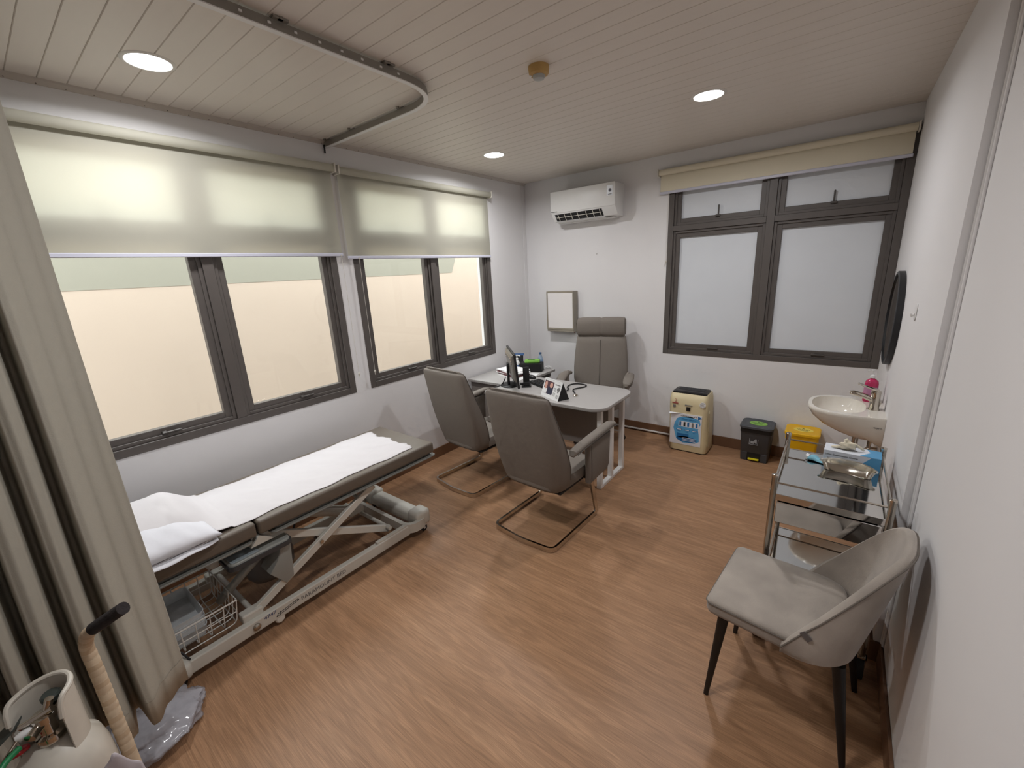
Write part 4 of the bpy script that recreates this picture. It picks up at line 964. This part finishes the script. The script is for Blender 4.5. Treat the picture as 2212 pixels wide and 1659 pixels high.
def onfront(name, m, x0, z0, x1, z1, par=ap, k=1, shape=None):
    lean = lambda z: -.04*z
    q = MB(); xo = (lean((z0+z1)/2))
    if shape == 'e': q.poly(ell((x0+x1)/2+xo, (z0+z1)/2, (x1-x0)/2, (z1-z0)/2, 20), FY-.0006*k, FY+.004, 'y')
    elif shape: q.poly([(p[0]+xo, p[1]) for p in shape], FY-.0006*k, FY+.004, 'y')
    else: q.box((x0+xo, FY-.0006*k, z0), (x1+xo, FY+.004, z1))
    return q.build(name, m, par)
ps = onfront('poster', 'posterwhite', ax0+.018, .075, ax1-.048, .395)
blob = [(2.05, .095), (2.16, .105), (2.20, .13), (2.195, .20), (2.185, .25), (2.205, .31), (2.195, .35), (2.12, .372), (2.03, .365), (1.985, .34), (1.965, .29), (1.955, .24), (1.97, .19), (1.985, .13)]
onfront('poster_print', 'posterblue', 0, .09, 0, .37, ps, 2, blob)
onfront('poster_print', 'posterdk', 1.985, .105, 2.175, .165, ps, 3, 'e')
onfront('poster_print', 'posterdk', 1.99, .145, 2.10, .19, ps, 3)
for i in range(3):
    onfront('poster_text', 'posterwhite', 2.04, .118+.014*i, 2.165, .123+.014*i, ps, 4)
for i in range(3):
    x = 1.985+.072*i; onfront('poster_text', 'posterdk', x, .222, x+.052, .238, ps, 3); onfront('poster_text', 'posterwhite', x+.006, .226, x+.046, .234, ps, 4); onfront('poster_text', 'posterdk', x+.01, .208, x+.04, .213, ps, 3)
onfront('poster_panel', 'posterwhite', 2.005, .262, 2.195, .318, ps, 3)
for (x, m_) in ((2.02, 'posterdk'), (2.06, 'ink'), (2.095, 'posterdk'), (2.135, 'inkgrey'), (2.172, 'posterdk')): onfront('poster_photo', m_, x-.008, .268, x+.010, .312, ps, 4)
onfront('poster_arrow', 'posterdk', 0, .352, 0, .39, ps, 3, [(2.185, .352), (2.222, .371), (2.185, .390)])
onfront('poster_banner', 'posterwhite', 2.01, .362, 2.185, .384, ps, 2)
for i in range(9): onfront('poster_text', 'inkgrey', 2.025+.017*i, .371, 2.025+.017*i+.012, .378, ps, 3)
text('poster_lettering', 'START FROM', .022, 'posterdk', ps, (2.085, FY-.0030, .340), (1, 0, 0), (0, 0, 1), .0003)
b = MB(); b.grid(lambda u, v: (ax0+.012+.11*u-.016, FY-.003-.022*math.sin(v*PI*.5)*(1-u)**1.3, .395-.016*v*(1-u)+.004), 8, 6); o = b.build('curled_corner', 'posterwhite', ps, 'all'); o.modifiers.new('thick', 'SOLIDIFY').thickness = .0008
onfront('indicator_window', 'black', 2.075, .428, 2.112, .466)
for i in range(7): onfront('maker_print', 'inkgrey', 2.062+.010*i, .479, 2.062+.010*i+.0075, .489, ap, 1)
rs = onfront('round_sticker', 'paper', 2.195, .478, 2.25, .533, ap, 1, 'e'); onfront('sticker_ring', 'inkgrey', 2.200, .483, 2.245, .528, rs, 2, 'e'); onfront('sticker_face', 'paper', 2.203, .486, 2.242, .525, rs, 3, 'e')
for i in range(3): onfront('sticker_text', 'inkgrey', 2.211, .496+.008*i, 2.235, .4995+.008*i, rs, 4)
text('warranty_lettering', '2', .044, 'inkred', ap, (1.957, FY-.0004, .520), (1, 0, 0), (0, 0, 1), .0003)
onfront('warranty_print', 'inkred', 1.942, .490, 1.998, .499, ap, 1)
onfront('grade_print', 'inkgrey', 1.950, .452, 1.975, .474, ap, 1)
MB().sweep([(ax1-.003, ay0+.036, .08), (ax1-.005, ay0+.036, .42), (ax1-.012, ay0+.06, .44)], [(-.003, -.006), (.003, -.006), (.003, .006), (-.003, .006)]).build('side_groove', mat('groove_shade', (170, 156, 122), .6), ap)

# ================================================================== BINS
def bin_(name, label, x0, x1, zt, body, lid, badge, ink, wheel):
    xc = (x0+x1)/2
    t = thing(name, label, 'bin', (xc, -.14, 0))
    y0, y1 = -.262, -.016
    L = []
    for (z, k) in ((0.0, 0.), (.004, .1), (zt-.07, .95), (zt-.03, 1.0)):
        i = .012*(1-k)
        L.append([(p[0], p[1], z) for p in rrect(x0+.012+i, y0+.018+i*2.4, x1-.012-i, y1-.006, .022)])
    MB().loft(L).build('body', body, t, True)
    MB().loft([[(p[0], p[1], z) for p in rrect(x0+.008, y0+.013, x1-.008, y1-.004, .024)] for z in (zt-.065, zt-.022)]).build('liner_rim' if wheel else 'rim', 'blackmatte' if wheel else body, t, True)
    l = MB(); l.loft([[(p[0], p[1], z) for p in rrect(x0+i, y0+i, x1-i, y1-i, .04)] for (z, i) in ((zt-.024, .0), (zt-.006, .0), (zt, .006), (zt+.001, .012), (zt-.003, .022), (zt-.003, .06))]); lo = l.build('lid', lid, t, True)
    bd = MB(); bd.poly(ell(xc+.003, (y0+y1)/2, .072, .054, 28), zt-.003, zt-.001); bo2 = bd.build('sticker', badge, lo)
    for (dy, n_, w_) in ((.008, 8, .0125), (-.012, 7, .011)):
        for i in range(n_): MB().box((xc+.003+(i-n_/2)*w_, (y0+y1)/2+dy-.004, zt-.001), (xc+.003+(i-n_/2)*w_+w_*.72, (y0+y1)/2+dy+.004, zt-.0006)).build('sticker_print', ink, bo2)
    MB().box((xc-.030, (y0+y1)/2-.030, zt-.001), (xc+.036, (y0+y1)/2-.026, zt-.0006)).build('sticker_line', ink, bo2)
    MB().poly(ell(xc, (y0+y1)/2+.032, .008, .008, 12), zt-.001, zt-.0006).build('sticker_mark', ink, bo2)
    if wheel:
        sy = y0+.030
        rec = MB().box((xc-.054, y0+.036, .004), (xc+.054, y0+.09, .082)).build('pedal_recess', 'blackmatte', t)
        MB().poly(rrect(xc-.044, y0+.012, xc+.044, y0+.060, .01), .018, .030, 'z', .003).build('pedal', 'yellowp', t, True)
        for sx in (-1, 1): MB().box((xc+sx*.080-.026, y0+.034, 0), (xc+sx*.080+.026, y0+.09, .082), .004).build('foot', body, t)
        em = MB(); R_ = Matrix.Translation((xc-.010, y0+.0235, .205)) @ Matrix.Rotation(math.radians(-8.5), 4, 'X')
        for (a, b_, c_, d_) in ((-.036, -.036, .036, -.032), (-.036, .032, .036, .036), (-.036, -.036, -.032, .036), (.032, -.036, .036, .036)): em.box((a, -.0022, b_), (c_, .004, d_))
        em.poly([(-.022, -.026), (.006, -.026), (.010, -.004), (-.024, -.004)], -.0022, .004, 'y').poly(ell(.016, .020, .006, .006, 12), -.0022, .004, 'y').poly([(.004, -.004), (.020, -.026), (.026, -.026), (.024, .010), (.010, .012), (-.004, -.002), (-.002, .002)], -.0021, .004, 'y')
        em.xf(R_); em.build('litter_emblem', mat('emblem_grey', (150, 150, 150), .5), t)
        hg = MB(); hg.cyl((xc-.055, y1-.004, zt-.008), (xc+.055, y1-.004, zt-.008), .009, n=10); hg.build('hinge', lid, lo, True)
    return t
bin_('pedal_bin', 'black pedal bin with a green sticker on its lid, by the back wall', 2.512, 2.782, .348, 'darkgrey', mat('bin_lid_grey', (74, 76, 80), .5), 'gbadge', 'inkgreen', True)
bin_('yellow_bin', 'yellow lidded waste bin under the washbasin', 2.862, 3.118, .352, 'yellow', 'yellow', 'ybadge', 'ink', False)

# ================================================================== WASHBASIN
wb = thing('washbasin', 'white wall-hung ceramic washbasin on the right wall below the mirror', 'sink', (3.26, -.95, .64))
YC = -.945
def rimcurve(k=1., off=0.):
    # D-shaped outline: flat at the wall, rounded towards the room
    pts = []
    hw = .232*k+off; n = 30
    for i in range(n+1):
        a = -PI/2 - PI*i/n
        c, s_ = math.cos(a), math.sin(a)
        x = 3.27 + (.252*k+off)*math.copysign(abs(c)**.85, c); y = YC + hw*math.copysign(abs(s_)**.75, s_)
        pts.append((x, y))
    return [(W-.0005, YC-hw*.94)] + pts + [(W-.0005, YC+hw*.94)]
RZ2 = .85
def inner(k):
    pts = []
    for i in range(33):
        a = 2*PI*i/33; c, s_ = math.cos(a), math.sin(a)
        pts.append((3.185+.145*k*math.copysign(abs(c)**.85, c), YC-.185*k*math.copysign(abs(s_)**.8, s_)))
    return pts
L = []
for (z, k, sh) in ((.652, .30, .10), (.660, .42, .085), (.690, .60, .06), (.735, .80, .03), (.785, .93, .008), (.825, .985, 0), (.842, 1, 0), (.85, .985, 0)):
    lp = []
    for (x, y) in rimcurve(k):
        lp.append((min(W-.0005, x+sh) if x < W-.01 else x, y if x < W-.01 else YC+(y-YC)/k*(.75+.25*k), z))
    L.append(lp)
bs_ = MB(); bs_.loft(L); wbo = bs_.build('basin', 'ceramic', wb, True)
# bowl cut into the top
bl = MB(); loops = [[(x, y, z) for (x, y) in inner(k)] for (k, z) in ((1.06, .8515), (1.0, .8505), (.96, .838), (.88, .80), (.70, .765), (.40, .748), (.12, .745))]
wcut = MB(); wcut.loft([[(x, y, z) for (x, y) in inner(k)] for (k, z) in ((1.0, .87), (.985, .846), (.94, .80), (.78, .755), (.45, .735), (.12, .73))])
cut = wcut.build('bowl_cutter', 'ceramic', wb, True)
md = wbo.modifiers.new('bowl', 'BOOLEAN'); md.operation = 'DIFFERENCE'; md.object = cut; md.solver = 'EXACT'
bpy.context.view_layer.update()
me2 = bpy.data.meshes.new_from_object(wbo.evaluated_get(bpy.context.evaluated_depsgraph_get()))
wbo.modifiers.clear(); wbo.data = me2
for p in me2.polygons: p.use_smooth = True
try: me2.set_sharp_from_angle(angle=math.radians(40))
except Exception: pass
bpy.data.objects.remove(cut)
MB().lathe([(.020, 0), (.020, .004), (.012, .006), (.001, .004)], (3.19, YC, .7305), 20).build('drain', 'chrome', wb, True)
text('maker_lettering', 'TOTO', .014, 'inkgrey', wb, (3.385, YC-.2185, .785), (1, 0, 0), (0, 0, 1), .001)
MB().cyl((3.30, YC, .55), (3.30, YC, .66), .017, n=14).tube(fillet([(3.30, YC, .58), (3.30, YC, .50), (3.36, YC, .50), (3.36, YC, .57), (W-.001, YC, .57)], .03), .015, 12).build('bottle_trap', 'chrome', wb, True)
for y in (YC-.07, YC+.08): MB().tube(fillet([(3.375, y, .70), (3.375, y, .50), (W-.001, y, .48)], .04), .006, 8).build('supply_hose', 'steelrough', wb, True)
fa = thing('basin_tap', 'chrome single-lever mixer tap on the washbasin', 'tap', (3.362, YC-.035, RZ2)); fc = (3.362, YC-.035, RZ2)
MB().lathe([(.031, 0), (.031, .007), (.026, .014), (.025, .10), (.027, .110), (.026, .122), (.012, .128)], fc, 24).build('tap_body', 'chrome', fa, True)
MB().sweep([(fc[0]-.005, fc[1], RZ2+.062), (fc[0]-.06, fc[1], RZ2+.085), (fc[0]-.115, fc[1], RZ2+.098), (fc[0]-.130, fc[1], RZ2+.096)], ell(0, 0, 1, .72, 14, 2.6), scale=[.023, .021, .020, .017], up=(0, 0, 1)).build('spout', 'chrome', fa, True)
MB().sweep([(fc[0]+.012, fc[1], RZ2+.124), (fc[0]-.03, fc[1], RZ2+.138), (fc[0]-.095, fc[1], RZ2+.162)], ell(0, 0, 1, .32, 12, 3), scale=[.026, .022, .016], up=(0, 0, 1)).build('lever', 'chrome', fa, True)
MB().cyl((fc[0]+.020, fc[1], RZ2+.006), (fc[0]+.028, fc[1], RZ2+.04), .003, n=8).cyl((fc[0]+.028, fc[1], RZ2+.04), (fc[0]+.028, fc[1], RZ2+.05), .006, n=8).build('waste_rod', 'chrome', fa, True)
so_ = thing('soap_dispenser', 'pink liquid soap bottle with a white pump behind the tap', 'soap bottle', (3.345, YC+.150, RZ2)); sc_ = (3.345, YC+.150, RZ2)
MB().loft([[(sc_[0]+p[0], sc_[1]+p[1], RZ2+z) for p in ell(0, 0, .036*k, .028*k, 24, 2.6)] for (k, z) in ((.9, 0), (1, .006), (1, .125), (.9, .142), (.5, .155), (.34, .158), (.34, .166))]).build('bottle', 'soap', so_, True)
MB().loft([[(sc_[0]+p[0], sc_[1]+p[1], RZ2+z) for p in ell(0, 0, .0366, .0286, 24, 2.6)] for z in (.05, .105)]).build('label', mat('soap_label', (186, 128, 160), .5), so_, True)
MB().lathe([(.015, .164), (.015, .180), (.010, .184), (.004, .186), (.004, .212), (.011, .213), (.011, .220), (.001, .221)], sc_, 16).cyl((sc_[0], sc_[1], RZ2+.216), (sc_[0]-.030, sc_[1]-.01, RZ2+.212), .0045, n=8).build('pump', 'white', so_, True)

mi = thing('round_mirror', 'round black-framed mirror on the right wall above the washbasin', 'mirror', (W-.02, -.665, 1.392))
cm = (W-.001, -.665, 1.392)
MB().lathe([(.302, 0), (.302, -.030), (.294, -.034), (.284, -.034), (.284, -.026), (.28, -.0)], cm, 56, 'x').build('frame', 'mirrorframe', mi, True)
MB().lathe([(.286, -.020), (.286, -.027), (.001, -.027)], cm, 56, 'x').build('mirror_glass', 'mirror', mi)
hk = thing('wall_hook', 'small white adhesive hook on the right wall', 'hook', (W-.005, -1.495, 1.518))
MB().poly(ell(-1.495, 1.520, .024, .042, 24, 3), W-.005, W-.0005, 'x', .002, 1).build('hook_plate', 'socket', hk, True); MB().tube(fillet([(W-.004, -1.495, 1.516), (W-.010, -1.495, 1.503), (W-.017, -1.495, 1.500), (W-.018, -1.495, 1.512)], .006), .004, 8).build('hook_arm', 'socket', hk, True)

# ================================================================== INSTRUMENT TROLLEY
tx0, tx1, ty0, ty1 = 2.975, 3.372, -2.318, -1.740; SH = .785; SL = .285
tl = thing('instrument_trolley', 'stainless steel instrument trolley with a drawer, beside the right wall', 'trolley', ((tx0+tx1)/2, (ty0+ty1)/2, 0))
for x in (tx0, tx1):
    for y in (ty0, ty1):
        MB().cyl((x, y, .105), (x, y, .872), .0125, n=18).build('post', 'steelrough', tl, True)
        MB().lathe([(.0135, .868), (.0135, .876), (.009, .879), (.001, .8795)], (x, y, 0), 18).build('post_cap', 'chrome', tl, True)
        w_ = MB(); w_.cyl((x-.012, y, .05), (x+.012, y, .05), .05, n=28); wo = w_.build('caster', 'rubber', tl, True)
        MB().cyl((x-.0135, y, .05), (x+.0135, y, .05), .030, n=20).build('caster_hub', 'offwhite', wo, True)
        MB().box((x-.018, y-.014, .062), (x-.014, y+.014, .112)).box((x+.014, y-.014, .062), (x+.018, y+.014, .112)).box((x-.018, y-.014, .103), (x+.018, y+.014, .112)).build('caster_fork', 'chrome', wo)
for z in (SH, SL):
    s = MB(); s.box((tx0-.002, ty0+.004, z-.012), (tx1+.002, ty1-.004, z), .002, 1); 
    s.box((tx0+.002, ty0-.004, z-.030), (tx1-.002, ty0+.004, z+.002), .002, 1).box((tx0+.002, ty1-.004, z-.030), (tx1-.002, ty1+.004, z+.002), .002, 1)
    s.build('shelf', 'steel', tl)
    for y in (ty0, ty1): MB().cyl((tx0, y, z+.055), (tx1, y, z+.055), .0045, n=10).build('guard_rail', 'chrome', tl, True)
    for x in (tx0, tx1): MB().cyl((x, ty0, z+.055), (x, ty1, z+.055), .0045, n=10).build('guard_rail', 'chrome', tl, True)
dw = MB(); dw.box((tx0+.016, ty0-.006, .648), (tx1-.016, ty0+.006, .750), .002, 1).box((tx0+.02, ty0+.006, .65), (tx1-.02, ty0+.40, .748)); do = dw.build('drawer', 'steel', tl)
for (x, z, s) in ((tx0-.014, .80, 1), (tx0-.014, .40, 1), (tx0-.014, .375, 1)):
    for y in (ty0+.0, ty1): MB().cyl((x, y, z), (x+.006, y, z), .006, n=10).build('screw_cap', 'steelrough', tl)

gb = thing('glove_box', 'white and blue box of examination gloves at the back of the trolley top', 'glove box', (3.252, -1.800, SH), world=False); gb.rotation_euler = (0, 0, math.radians(-3))
MB().box((-.112, -.052, 0), (.112, .052, .072), .001, 1).build('carton', 'glovebox', gb)
MB().poly([(.02, .001), (.112, .001), (.112, .071), (.075, .071), (.05, .04)], -.0528, -.0518, 'y').build('blue_print', 'gloveblue', gb)
MB().poly([(.03, -.0518), (.1125, -.0518), (.1125, .0518), (.055, .0518), (.07, .01)], .0715, .0726, 'z').build('blue_print', 'gloveblue', gb)
text('carton_lettering', 'Latex Examination Gloves', .0125, 'ink', gb, (-.040, -.0529, .052), (1, 0, 0), (0, 0, 1), .0003)
MB().box((-.096, -.0528, .030), (-.02, -.0518, .034)).box((-.096, -.0528, .022), (.0, -.0518, .025)).build('carton_text', 'inkgrey', gb)
MB().poly(ell(-.025, 0, .045, .018, 20), .0715, .0728).build('slot', 'inkgrey', gb)
def crumple(seed, cx, cy, cz, s):
    random.seed(seed); m_ = MB(); bmesh.ops.create_icosphere(m_.bm, subdivisions=3, radius=1.)
    ph = [random.uniform(0, 6) for _ in range(6)]
    for v in m_.bm.verts:
        d = 1+.28*math.sin(4*v.co.x+ph[0])*math.sin(5*v.co.y+ph[1])+.2*math.sin(7*v.co.z+ph[2]+3*v.co.x)
        v.co = Vector((cx+v.co.x*d*s[0], cy+v.co.y*d*s[1], cz+v.co.z*d*s[2]))
    return m_
gv = thing('latex_glove', 'crumpled cream latex glove pulled out of the glove box', 'glove', (3.23, -1.80, SH+.074), world=False)
crumple(4, 0, 0, .022, (.030, .014, .021)).build('glove_palm', 'glove', gv, 'all')
MB().tube([Vector((-.02, 0, .012)), Vector((-.045, -.004, .006)), Vector((-.064, -.006, .0055))], [.009, .007, .004], 10).build('glove_finger', 'glove', gv, 'all')
MB().tube([Vector((.005, 0, .034)), Vector((.030, .004, .030)), Vector((.055, .004, .014)), Vector((.066, .004, .006))], [.008, .007, .006, .004], 10).build('glove_finger', 'glove', gv, 'all')
MB().tube([Vector((-.006, 0, .034)), Vector((-.012, .004, .046)), Vector((-.002, .006, .054))], [.010, .008, .004], 10).build('glove_finger', 'glove', gv, 'all')
def kidney():
    t = thing('kidney_dish', 'stainless steel kidney dish on the trolley top in front of the glove box', 'kidney dish', (3.240, -1.925, SH), world=False); t.rotation_euler = (0, 0, math.radians(-10))
    def out(k, z, d=0.):
        pts = []
        for i in range(40):
            a = 2*PI*i/40; x = (.108*k+d)*math.cos(a); y = (.046*k+d)*math.sin(a)
            y += .034*(x/.118)**2 - .012
            if math.sin(a) > 0: y -= .014*max(0, 1-(x/.085)**2)*k
            y = -y
            pts.append((x, y, z))
        return pts
    m_ = MB(); m_.loft([out(.80, 0), out(.84, .002), out(.97, .040), out(1.0, .043, .005), out(1.0, .045, .005), out(.975, .043, 0), out(.95, .038), out(.82, .004), out(.3, .003)])
    m_.build('dish', 'dishsteel', t, True)
kidney()
mk_ = thing('face_mask', 'folded blue face mask beside the kidney dish', 'face mask', (3.112, -1.846, SH), world=False); mk_.rotation_euler = (0, 0, math.radians(-15))
m_ = MB(); m_.grid(lambda u, v: (-.035+.11*u, -.022+.05*v, .007+.008*math.sin(u*9)*math.sin(v*8)+.010*(1-u)*abs(math.sin(v*7))), 20, 10); o = m_.build('mask_cloth', 'mask', mk_, 'all'); o.modifiers.new('thick', 'SOLIDIFY').thickness = .003
MB().loft([[(-.045, -.014, .002), (-.03, -.018, .002), (-.03, .012, .002), (-.045, .012, .002)], [(-.046, -.014, .022), (-.032, -.016, .020), (-.032, .010, .022), (-.046, .010, .026)]]).build('mask_tag', 'paper', mk_)

# ================================================================== DINING CHAIR
def dining_chair():
    t = thing('dining_chair', 'taupe velvet dining chair with black tapered legs by the right wall', 'chair', (3.107, -2.601, 0), math.radians(84.7), world=False)
    # local +y is the front of the chair, +x its right-hand side seen from behind
    for sx in (-1, 1):
        for (fy, ty, tx) in ((.236, .200, .182), (-.236, -.17, .165)):
            l = MB(); p0 = Vector((sx*.208, fy, 0)); p1 = Vector((sx*tx, ty, .425))
            l.sweep([p0, p0.lerp(p1, .5), p1], ell(0, 0, 1, 1, 14, 3), scale=[.0095, .015, .021]); l.build('leg', 'dkleg', t, True)
    L = []
    def seatout(k, dz):
        pts = []
        for (x, y) in rrect(-.222*k, -.160, .222*k, .265*k, [.09, .026, .026, .09], 6): pts.append((x*(1+.05*(1-(y+.2)/.46)), y, 0))
        return pts
    for (z, k) in ((.424, .95), (.432, .985), (.445, 1.0), (.474, 1.0)):
        L.append([(p[0], p[1], z) for p in seatout(k, 0)])
    s = MB(); s.loft(L); so2 = s.build('seat_base', 'velvet', t, True)
    L = []
    for (z, k) in ((.474, .995), (.481, 1.0), (.489, .985), (.496, .93), (.501, .80), (.504, .55), (.505, .2)):
        L.append([(p[0]*k if k > .9 else p[0]*k, .03+(p[1]-.03)*k, z) for p in seatout(1, 0)])
    s = MB(); s.loft(L); s.build('seat_cushion', 'velvet', t, True)
    MB().tube([Vector((p[0]*1.004, p[1]*1.004, .4775)) for p in seatout(1, 0)], .0035, 6, True).build('piping', 'velvetseam', so2, True)
    # wraparound shell: its rim climbs from the seat front along the wings to the top of the back
    N = 40; HW = .246; YW = -.005; D = .208
    def base(k):
        a_ = -PI/2+PI*k/N; sx = math.copysign(abs(math.sin(a_))**.55, math.sin(a_)); c = abs(math.cos(a_))**.62
        y0 = YW-D*c; T = .452+(YW-y0)*2.25
        top = .885-.018*sx*sx
        T = top-.03*math.log(1+math.exp((top-T)/.03)) if top-T < .6 else T
        return HW*sx, y0, max(.452, T), c
    def prof_at(k):
        x0, y0, T, c = base(k); zb = .405; up_ = []; dn = []
        nv = 16
        def pos(z, th):
            w = max(0, (z-.45)/.45); sc = 1-.27*w**1.4; s = 1.
            if z < .45: s = .80+.20*math.sqrt(max(0, 1-((.45-z)/.045)**2))
            x = x0*sc*s*(1-th/HW); y = y0-.22*max(0, z-.45)*(1 if c > .25 else c/.25); y = .02+(y-.02)*s + th*c
            return (x, y, z)
        for j in range(nv+1): up_.append(pos(zb+(T-zb)*(j/nv)**.8, 0))
        th = .030
        m1, m2, m3 = pos(T+.007, .005), pos(T+.010, .015), pos(T+.007, .025)
        for j in range(nv, -1, -1): dn.append(pos(zb+(T-zb)*(j/nv)**.8, th))
        return up_+[m1, m2, m3]+dn, up_[-1]
    P_ = [prof_at(k) for k in range(N+1)]
    b = MB(); b.loft([q[0] for q in P_]); bo3 = b.build('back_shell', 'velvet', t, True)
    MB().tube([Vector(q[1])+Vector((0, -.0015, .001)) for q in P_], .0030, 6).build('piping', 'velvetseam', bo3, True)
    # cloth tag on the wing
    for sx in (-1,):
        q = Vector(P_[1][1]); m_ = MB(); m_.box((-.003, -.022, -.010), (.001, .012, .010)); m_.xf(Matrix.Translation((q.x-.004, q.y-.004, q.z-.004)) @ Matrix.Rotation(math.radians(40), 4, 'X')); m_.build('cloth_tag', mat('grey_cloth_tag', (104, 98, 96), .7), bo3)
dining_chair()

# ================================================================== GAS CYLINDER ON ITS TROLLEY, BAG, PAPER
cc = Vector((1.622, -4.483, 0))
gc = thing('gas_cylinder', 'white chipped gas cylinder with a collar guard, in front of the curtain', 'gas cylinder', cc)
MB().lathe([(.074, .02), (.089, .03), (.094, .05), (.094, .56), (.091, .61), (.083, .655), (.062, .685), (.036, .702), (.028, .706)], cc, 40).build('cylinder_body', 'cylwhite', gc, True)
# collar guard: open ring of sheet with a window
def collar():
    m_ = MB(); n = 44; R0 = .062
    a0, a1 = math.radians(28), math.radians(242)
    lo, hi = [], []
    o1, i1, o0, i0 = [], [], [], []
    for k in range(n+1):
        a = a0+(a1-a0)*k/n
        top = .835 + .012*math.cos(a-1.9)
        e = min(1, min(k, n-k)/4); top = .72+(top-.72)*(.55+.45*math.sqrt(max(0, 1-(1-e)**2)))
        c, s_ = math.cos(a), math.sin(a)
        for (lst, r, z) in ((o1, R0+.004, top), (i1, R0-.001, top), (o0, R0+.004, .668), (i0, R0-.001, .668)): lst.append((cc.x+r*c, cc.y+r*s_, z))
    m_.loft([[a, b, c, d] for a, b, c, d in zip(o0, o1, i1, i0)]); co = m_.build('collar_guard', 'cylwhite', gc, True)
    MB().tube([Vector(((p[0]+q[0])/2, (p[1]+q[1])/2, p[2])) for p, q in zip(o1, i1)], .0062, 8).build('collar_rim', 'cylwhite', co, True)
collar()
rg = MB().lathe([(.028, .70), (.028, .725), (.018, .73), (.018, .765), (.024, .768), (.024, .785), (.010, .79)], cc, 20).build('valve', 'chrome', gc, True)
MB().cyl((cc.x-.035, cc.y+.030, .775), (cc.x+.030, cc.y-.030, .760), .012, n=14).cyl((cc.x+.02, cc.y+.020, .80), (cc.x-.01, cc.y-.040, .775), .008, n=12).cyl((cc.x+.005, cc.y+.0, .77), (cc.x+.012, cc.y+.02, .825), .009, n=12).build('regulator_arm', 'chrome', rg, True)
MB().lathe([(.018, 0), (.020, .006), (.020, .014), (.016, .019), (.001, .020)], (cc.x-.018, cc.y+.022, .800), 22).build('regulator_gauge', 'gauge', rg, True)
MB().lathe([(.006, -.018), (.010, -.009), (.010, .009), (.006, .018)], (cc.x+.010, cc.y-.034, .766), 14, 'y').build('white_connector', 'white', rg, True)
MB().cyl((cc.x+.012, cc.y-.05, .762), (cc.x+.03, cc.y-.085, .735), .003, n=8).build('key_shaft', 'chrome', rg, True)
MB().loft([[(cc.x+.005+p[0]*k, cc.y-.058+p[1]*k, z) for p in ell(0, 0, .012, .022, 16)] for (k, z) in ((.6, .718), (1, .722), (1, .730), (.6, .734))]).build('red_key', 'red', rg, True)
MB().tube(fillet([(cc.x+.02, cc.y-.050, .745), (cc.x+.05, cc.y-.085, .745), (cc.x+.095, cc.y-.10, .70), (cc.x+.105, cc.y-.085, .62)], .04), .007, 10).build('green_hose', 'greenhose', gc, True)
MB().loft([[(cc.x-.045+p[0]*k, cc.y-.072+p[1]*k*.8+.03*(h-.5), .745+h*.02+p[1]*k*.5) for p in ell(0, 0, .026, .030, 20)] for (k, h) in ((.7, 0), (1, .3), (1, .9), (.7, 1.2))]).build('hand_wheel', 'gauge', gc, True)
# cylinder cart: taped push bar with a black grip, cross hoop, foot plate and wheels
ct = thing('cylinder_cart', 'cylinder cart with a tan taped push bar and black foam grip', 'cart', (cc.x+.05, cc.y+.10, 0))
bar = fillet([(1.667, -4.371, .05), (1.639, -4.371, .50), (1.577, -4.374, .82), (1.568, -4.376, .875), (1.622, -4.365, .94), (1.650, -4.340, .962)], .05, 8)
MB().tube(bar, .0155, 14).build('push_bar', 'tape', ct, True)
def along(P, s_):
    L_ = [0.]
    for i in range(1, len(P)): L_.append(L_[-1]+(Vector(P[i])-Vector(P[i-1])).length)
    d = s_*L_[-1]
    for i in range(1, len(P)):
        if L_[i] >= d: return Vector(P[i-1]).lerp(Vector(P[i]), (d-L_[i-1])/max(1e-6, L_[i]-L_[i-1]))
    return Vector(P[-1])
tm = [mat('tape_turn_%d' % k, c, .8, var=.15, vs=30) for k, c in enumerate(((194, 168, 138), (206, 184, 156), (200, 176, 148)))]
for k in range(24):
    s0 = .50+.0195*k; MB().tube([along(bar, s0), along(bar, s0+.008), along(bar, s0+.015)], [.0156, .0161+.0003*(k % 3), .0157], 14).build('tape_turn', tm[(k*7) % 3], ct, True)
MB().tube([Vector((1.637, -4.352, .953)), Vector((1.690, -4.306, .996)), Vector((1.708, -4.291, 1.010))], .0165, 16).build('foam_grip', mat('black_foam', (42, 36, 36), .9, bump=.5, bs=120), ct, True)
MB().box((1.50, -4.63, .0), (1.71, -4.39, .018), .004).build('foot_plate', 'steelrough', ct)
MB().tube([Vector((cc.x+.100*math.cos(a), cc.y+.100*math.sin(a), .48)) for a in [2*PI*k/28 for k in range(28)]], .005, 8, True).build('holding_hoop', 'steelrough', ct, True)

bgm = MB(); bmesh.ops.create_icosphere(bgm.bm, subdivisions=5, radius=1.)
from mathutils import noise as _nz
for v in bgm.bm.verts:
    c0 = v.co.copy(); r = 1+.22*_nz.noise(c0*2.1)+.12*abs(_nz.noise(c0*5.3))+.07*abs(_nz.noise(c0*11.))+.03*_nz.noise(c0*24.)
    v.co = Vector((c0.x*r*.165, c0.y*r*.200, max(.003+.004*abs(_nz.noise(c0*9)), .050+c0.z*r*.058)))
bgm.xf(Matrix.Translation((1.035, -4.325, 0)))
tag(bgm.build('plastic_bag', 'bagplastic', None, 'all'), 'crumpled clear plastic bag on the floor under the curtain', 'plastic bag')
pp = MB(); pp.grid(lambda u, v: (1.765+.012*math.sin(v*3)+.03*u, -4.432+.075*u+.012*(1-v), .48+.205*v*(1-.62*abs(u-.45)) + .004*math.sin(u*14)), 14, 14)
o = pp.build('paper_tag', mat('pale_paper', (206, 196, 200), .8), None, 'all'); o.modifiers.new('thick', 'SOLIDIFY').thickness = .0015
tag(o, 'pale folded paper tag hanging beside the taped push bar', 'paper tag')

for o_ in list(bpy.data.objects):
    if '_w' in o_: del o_['_w']
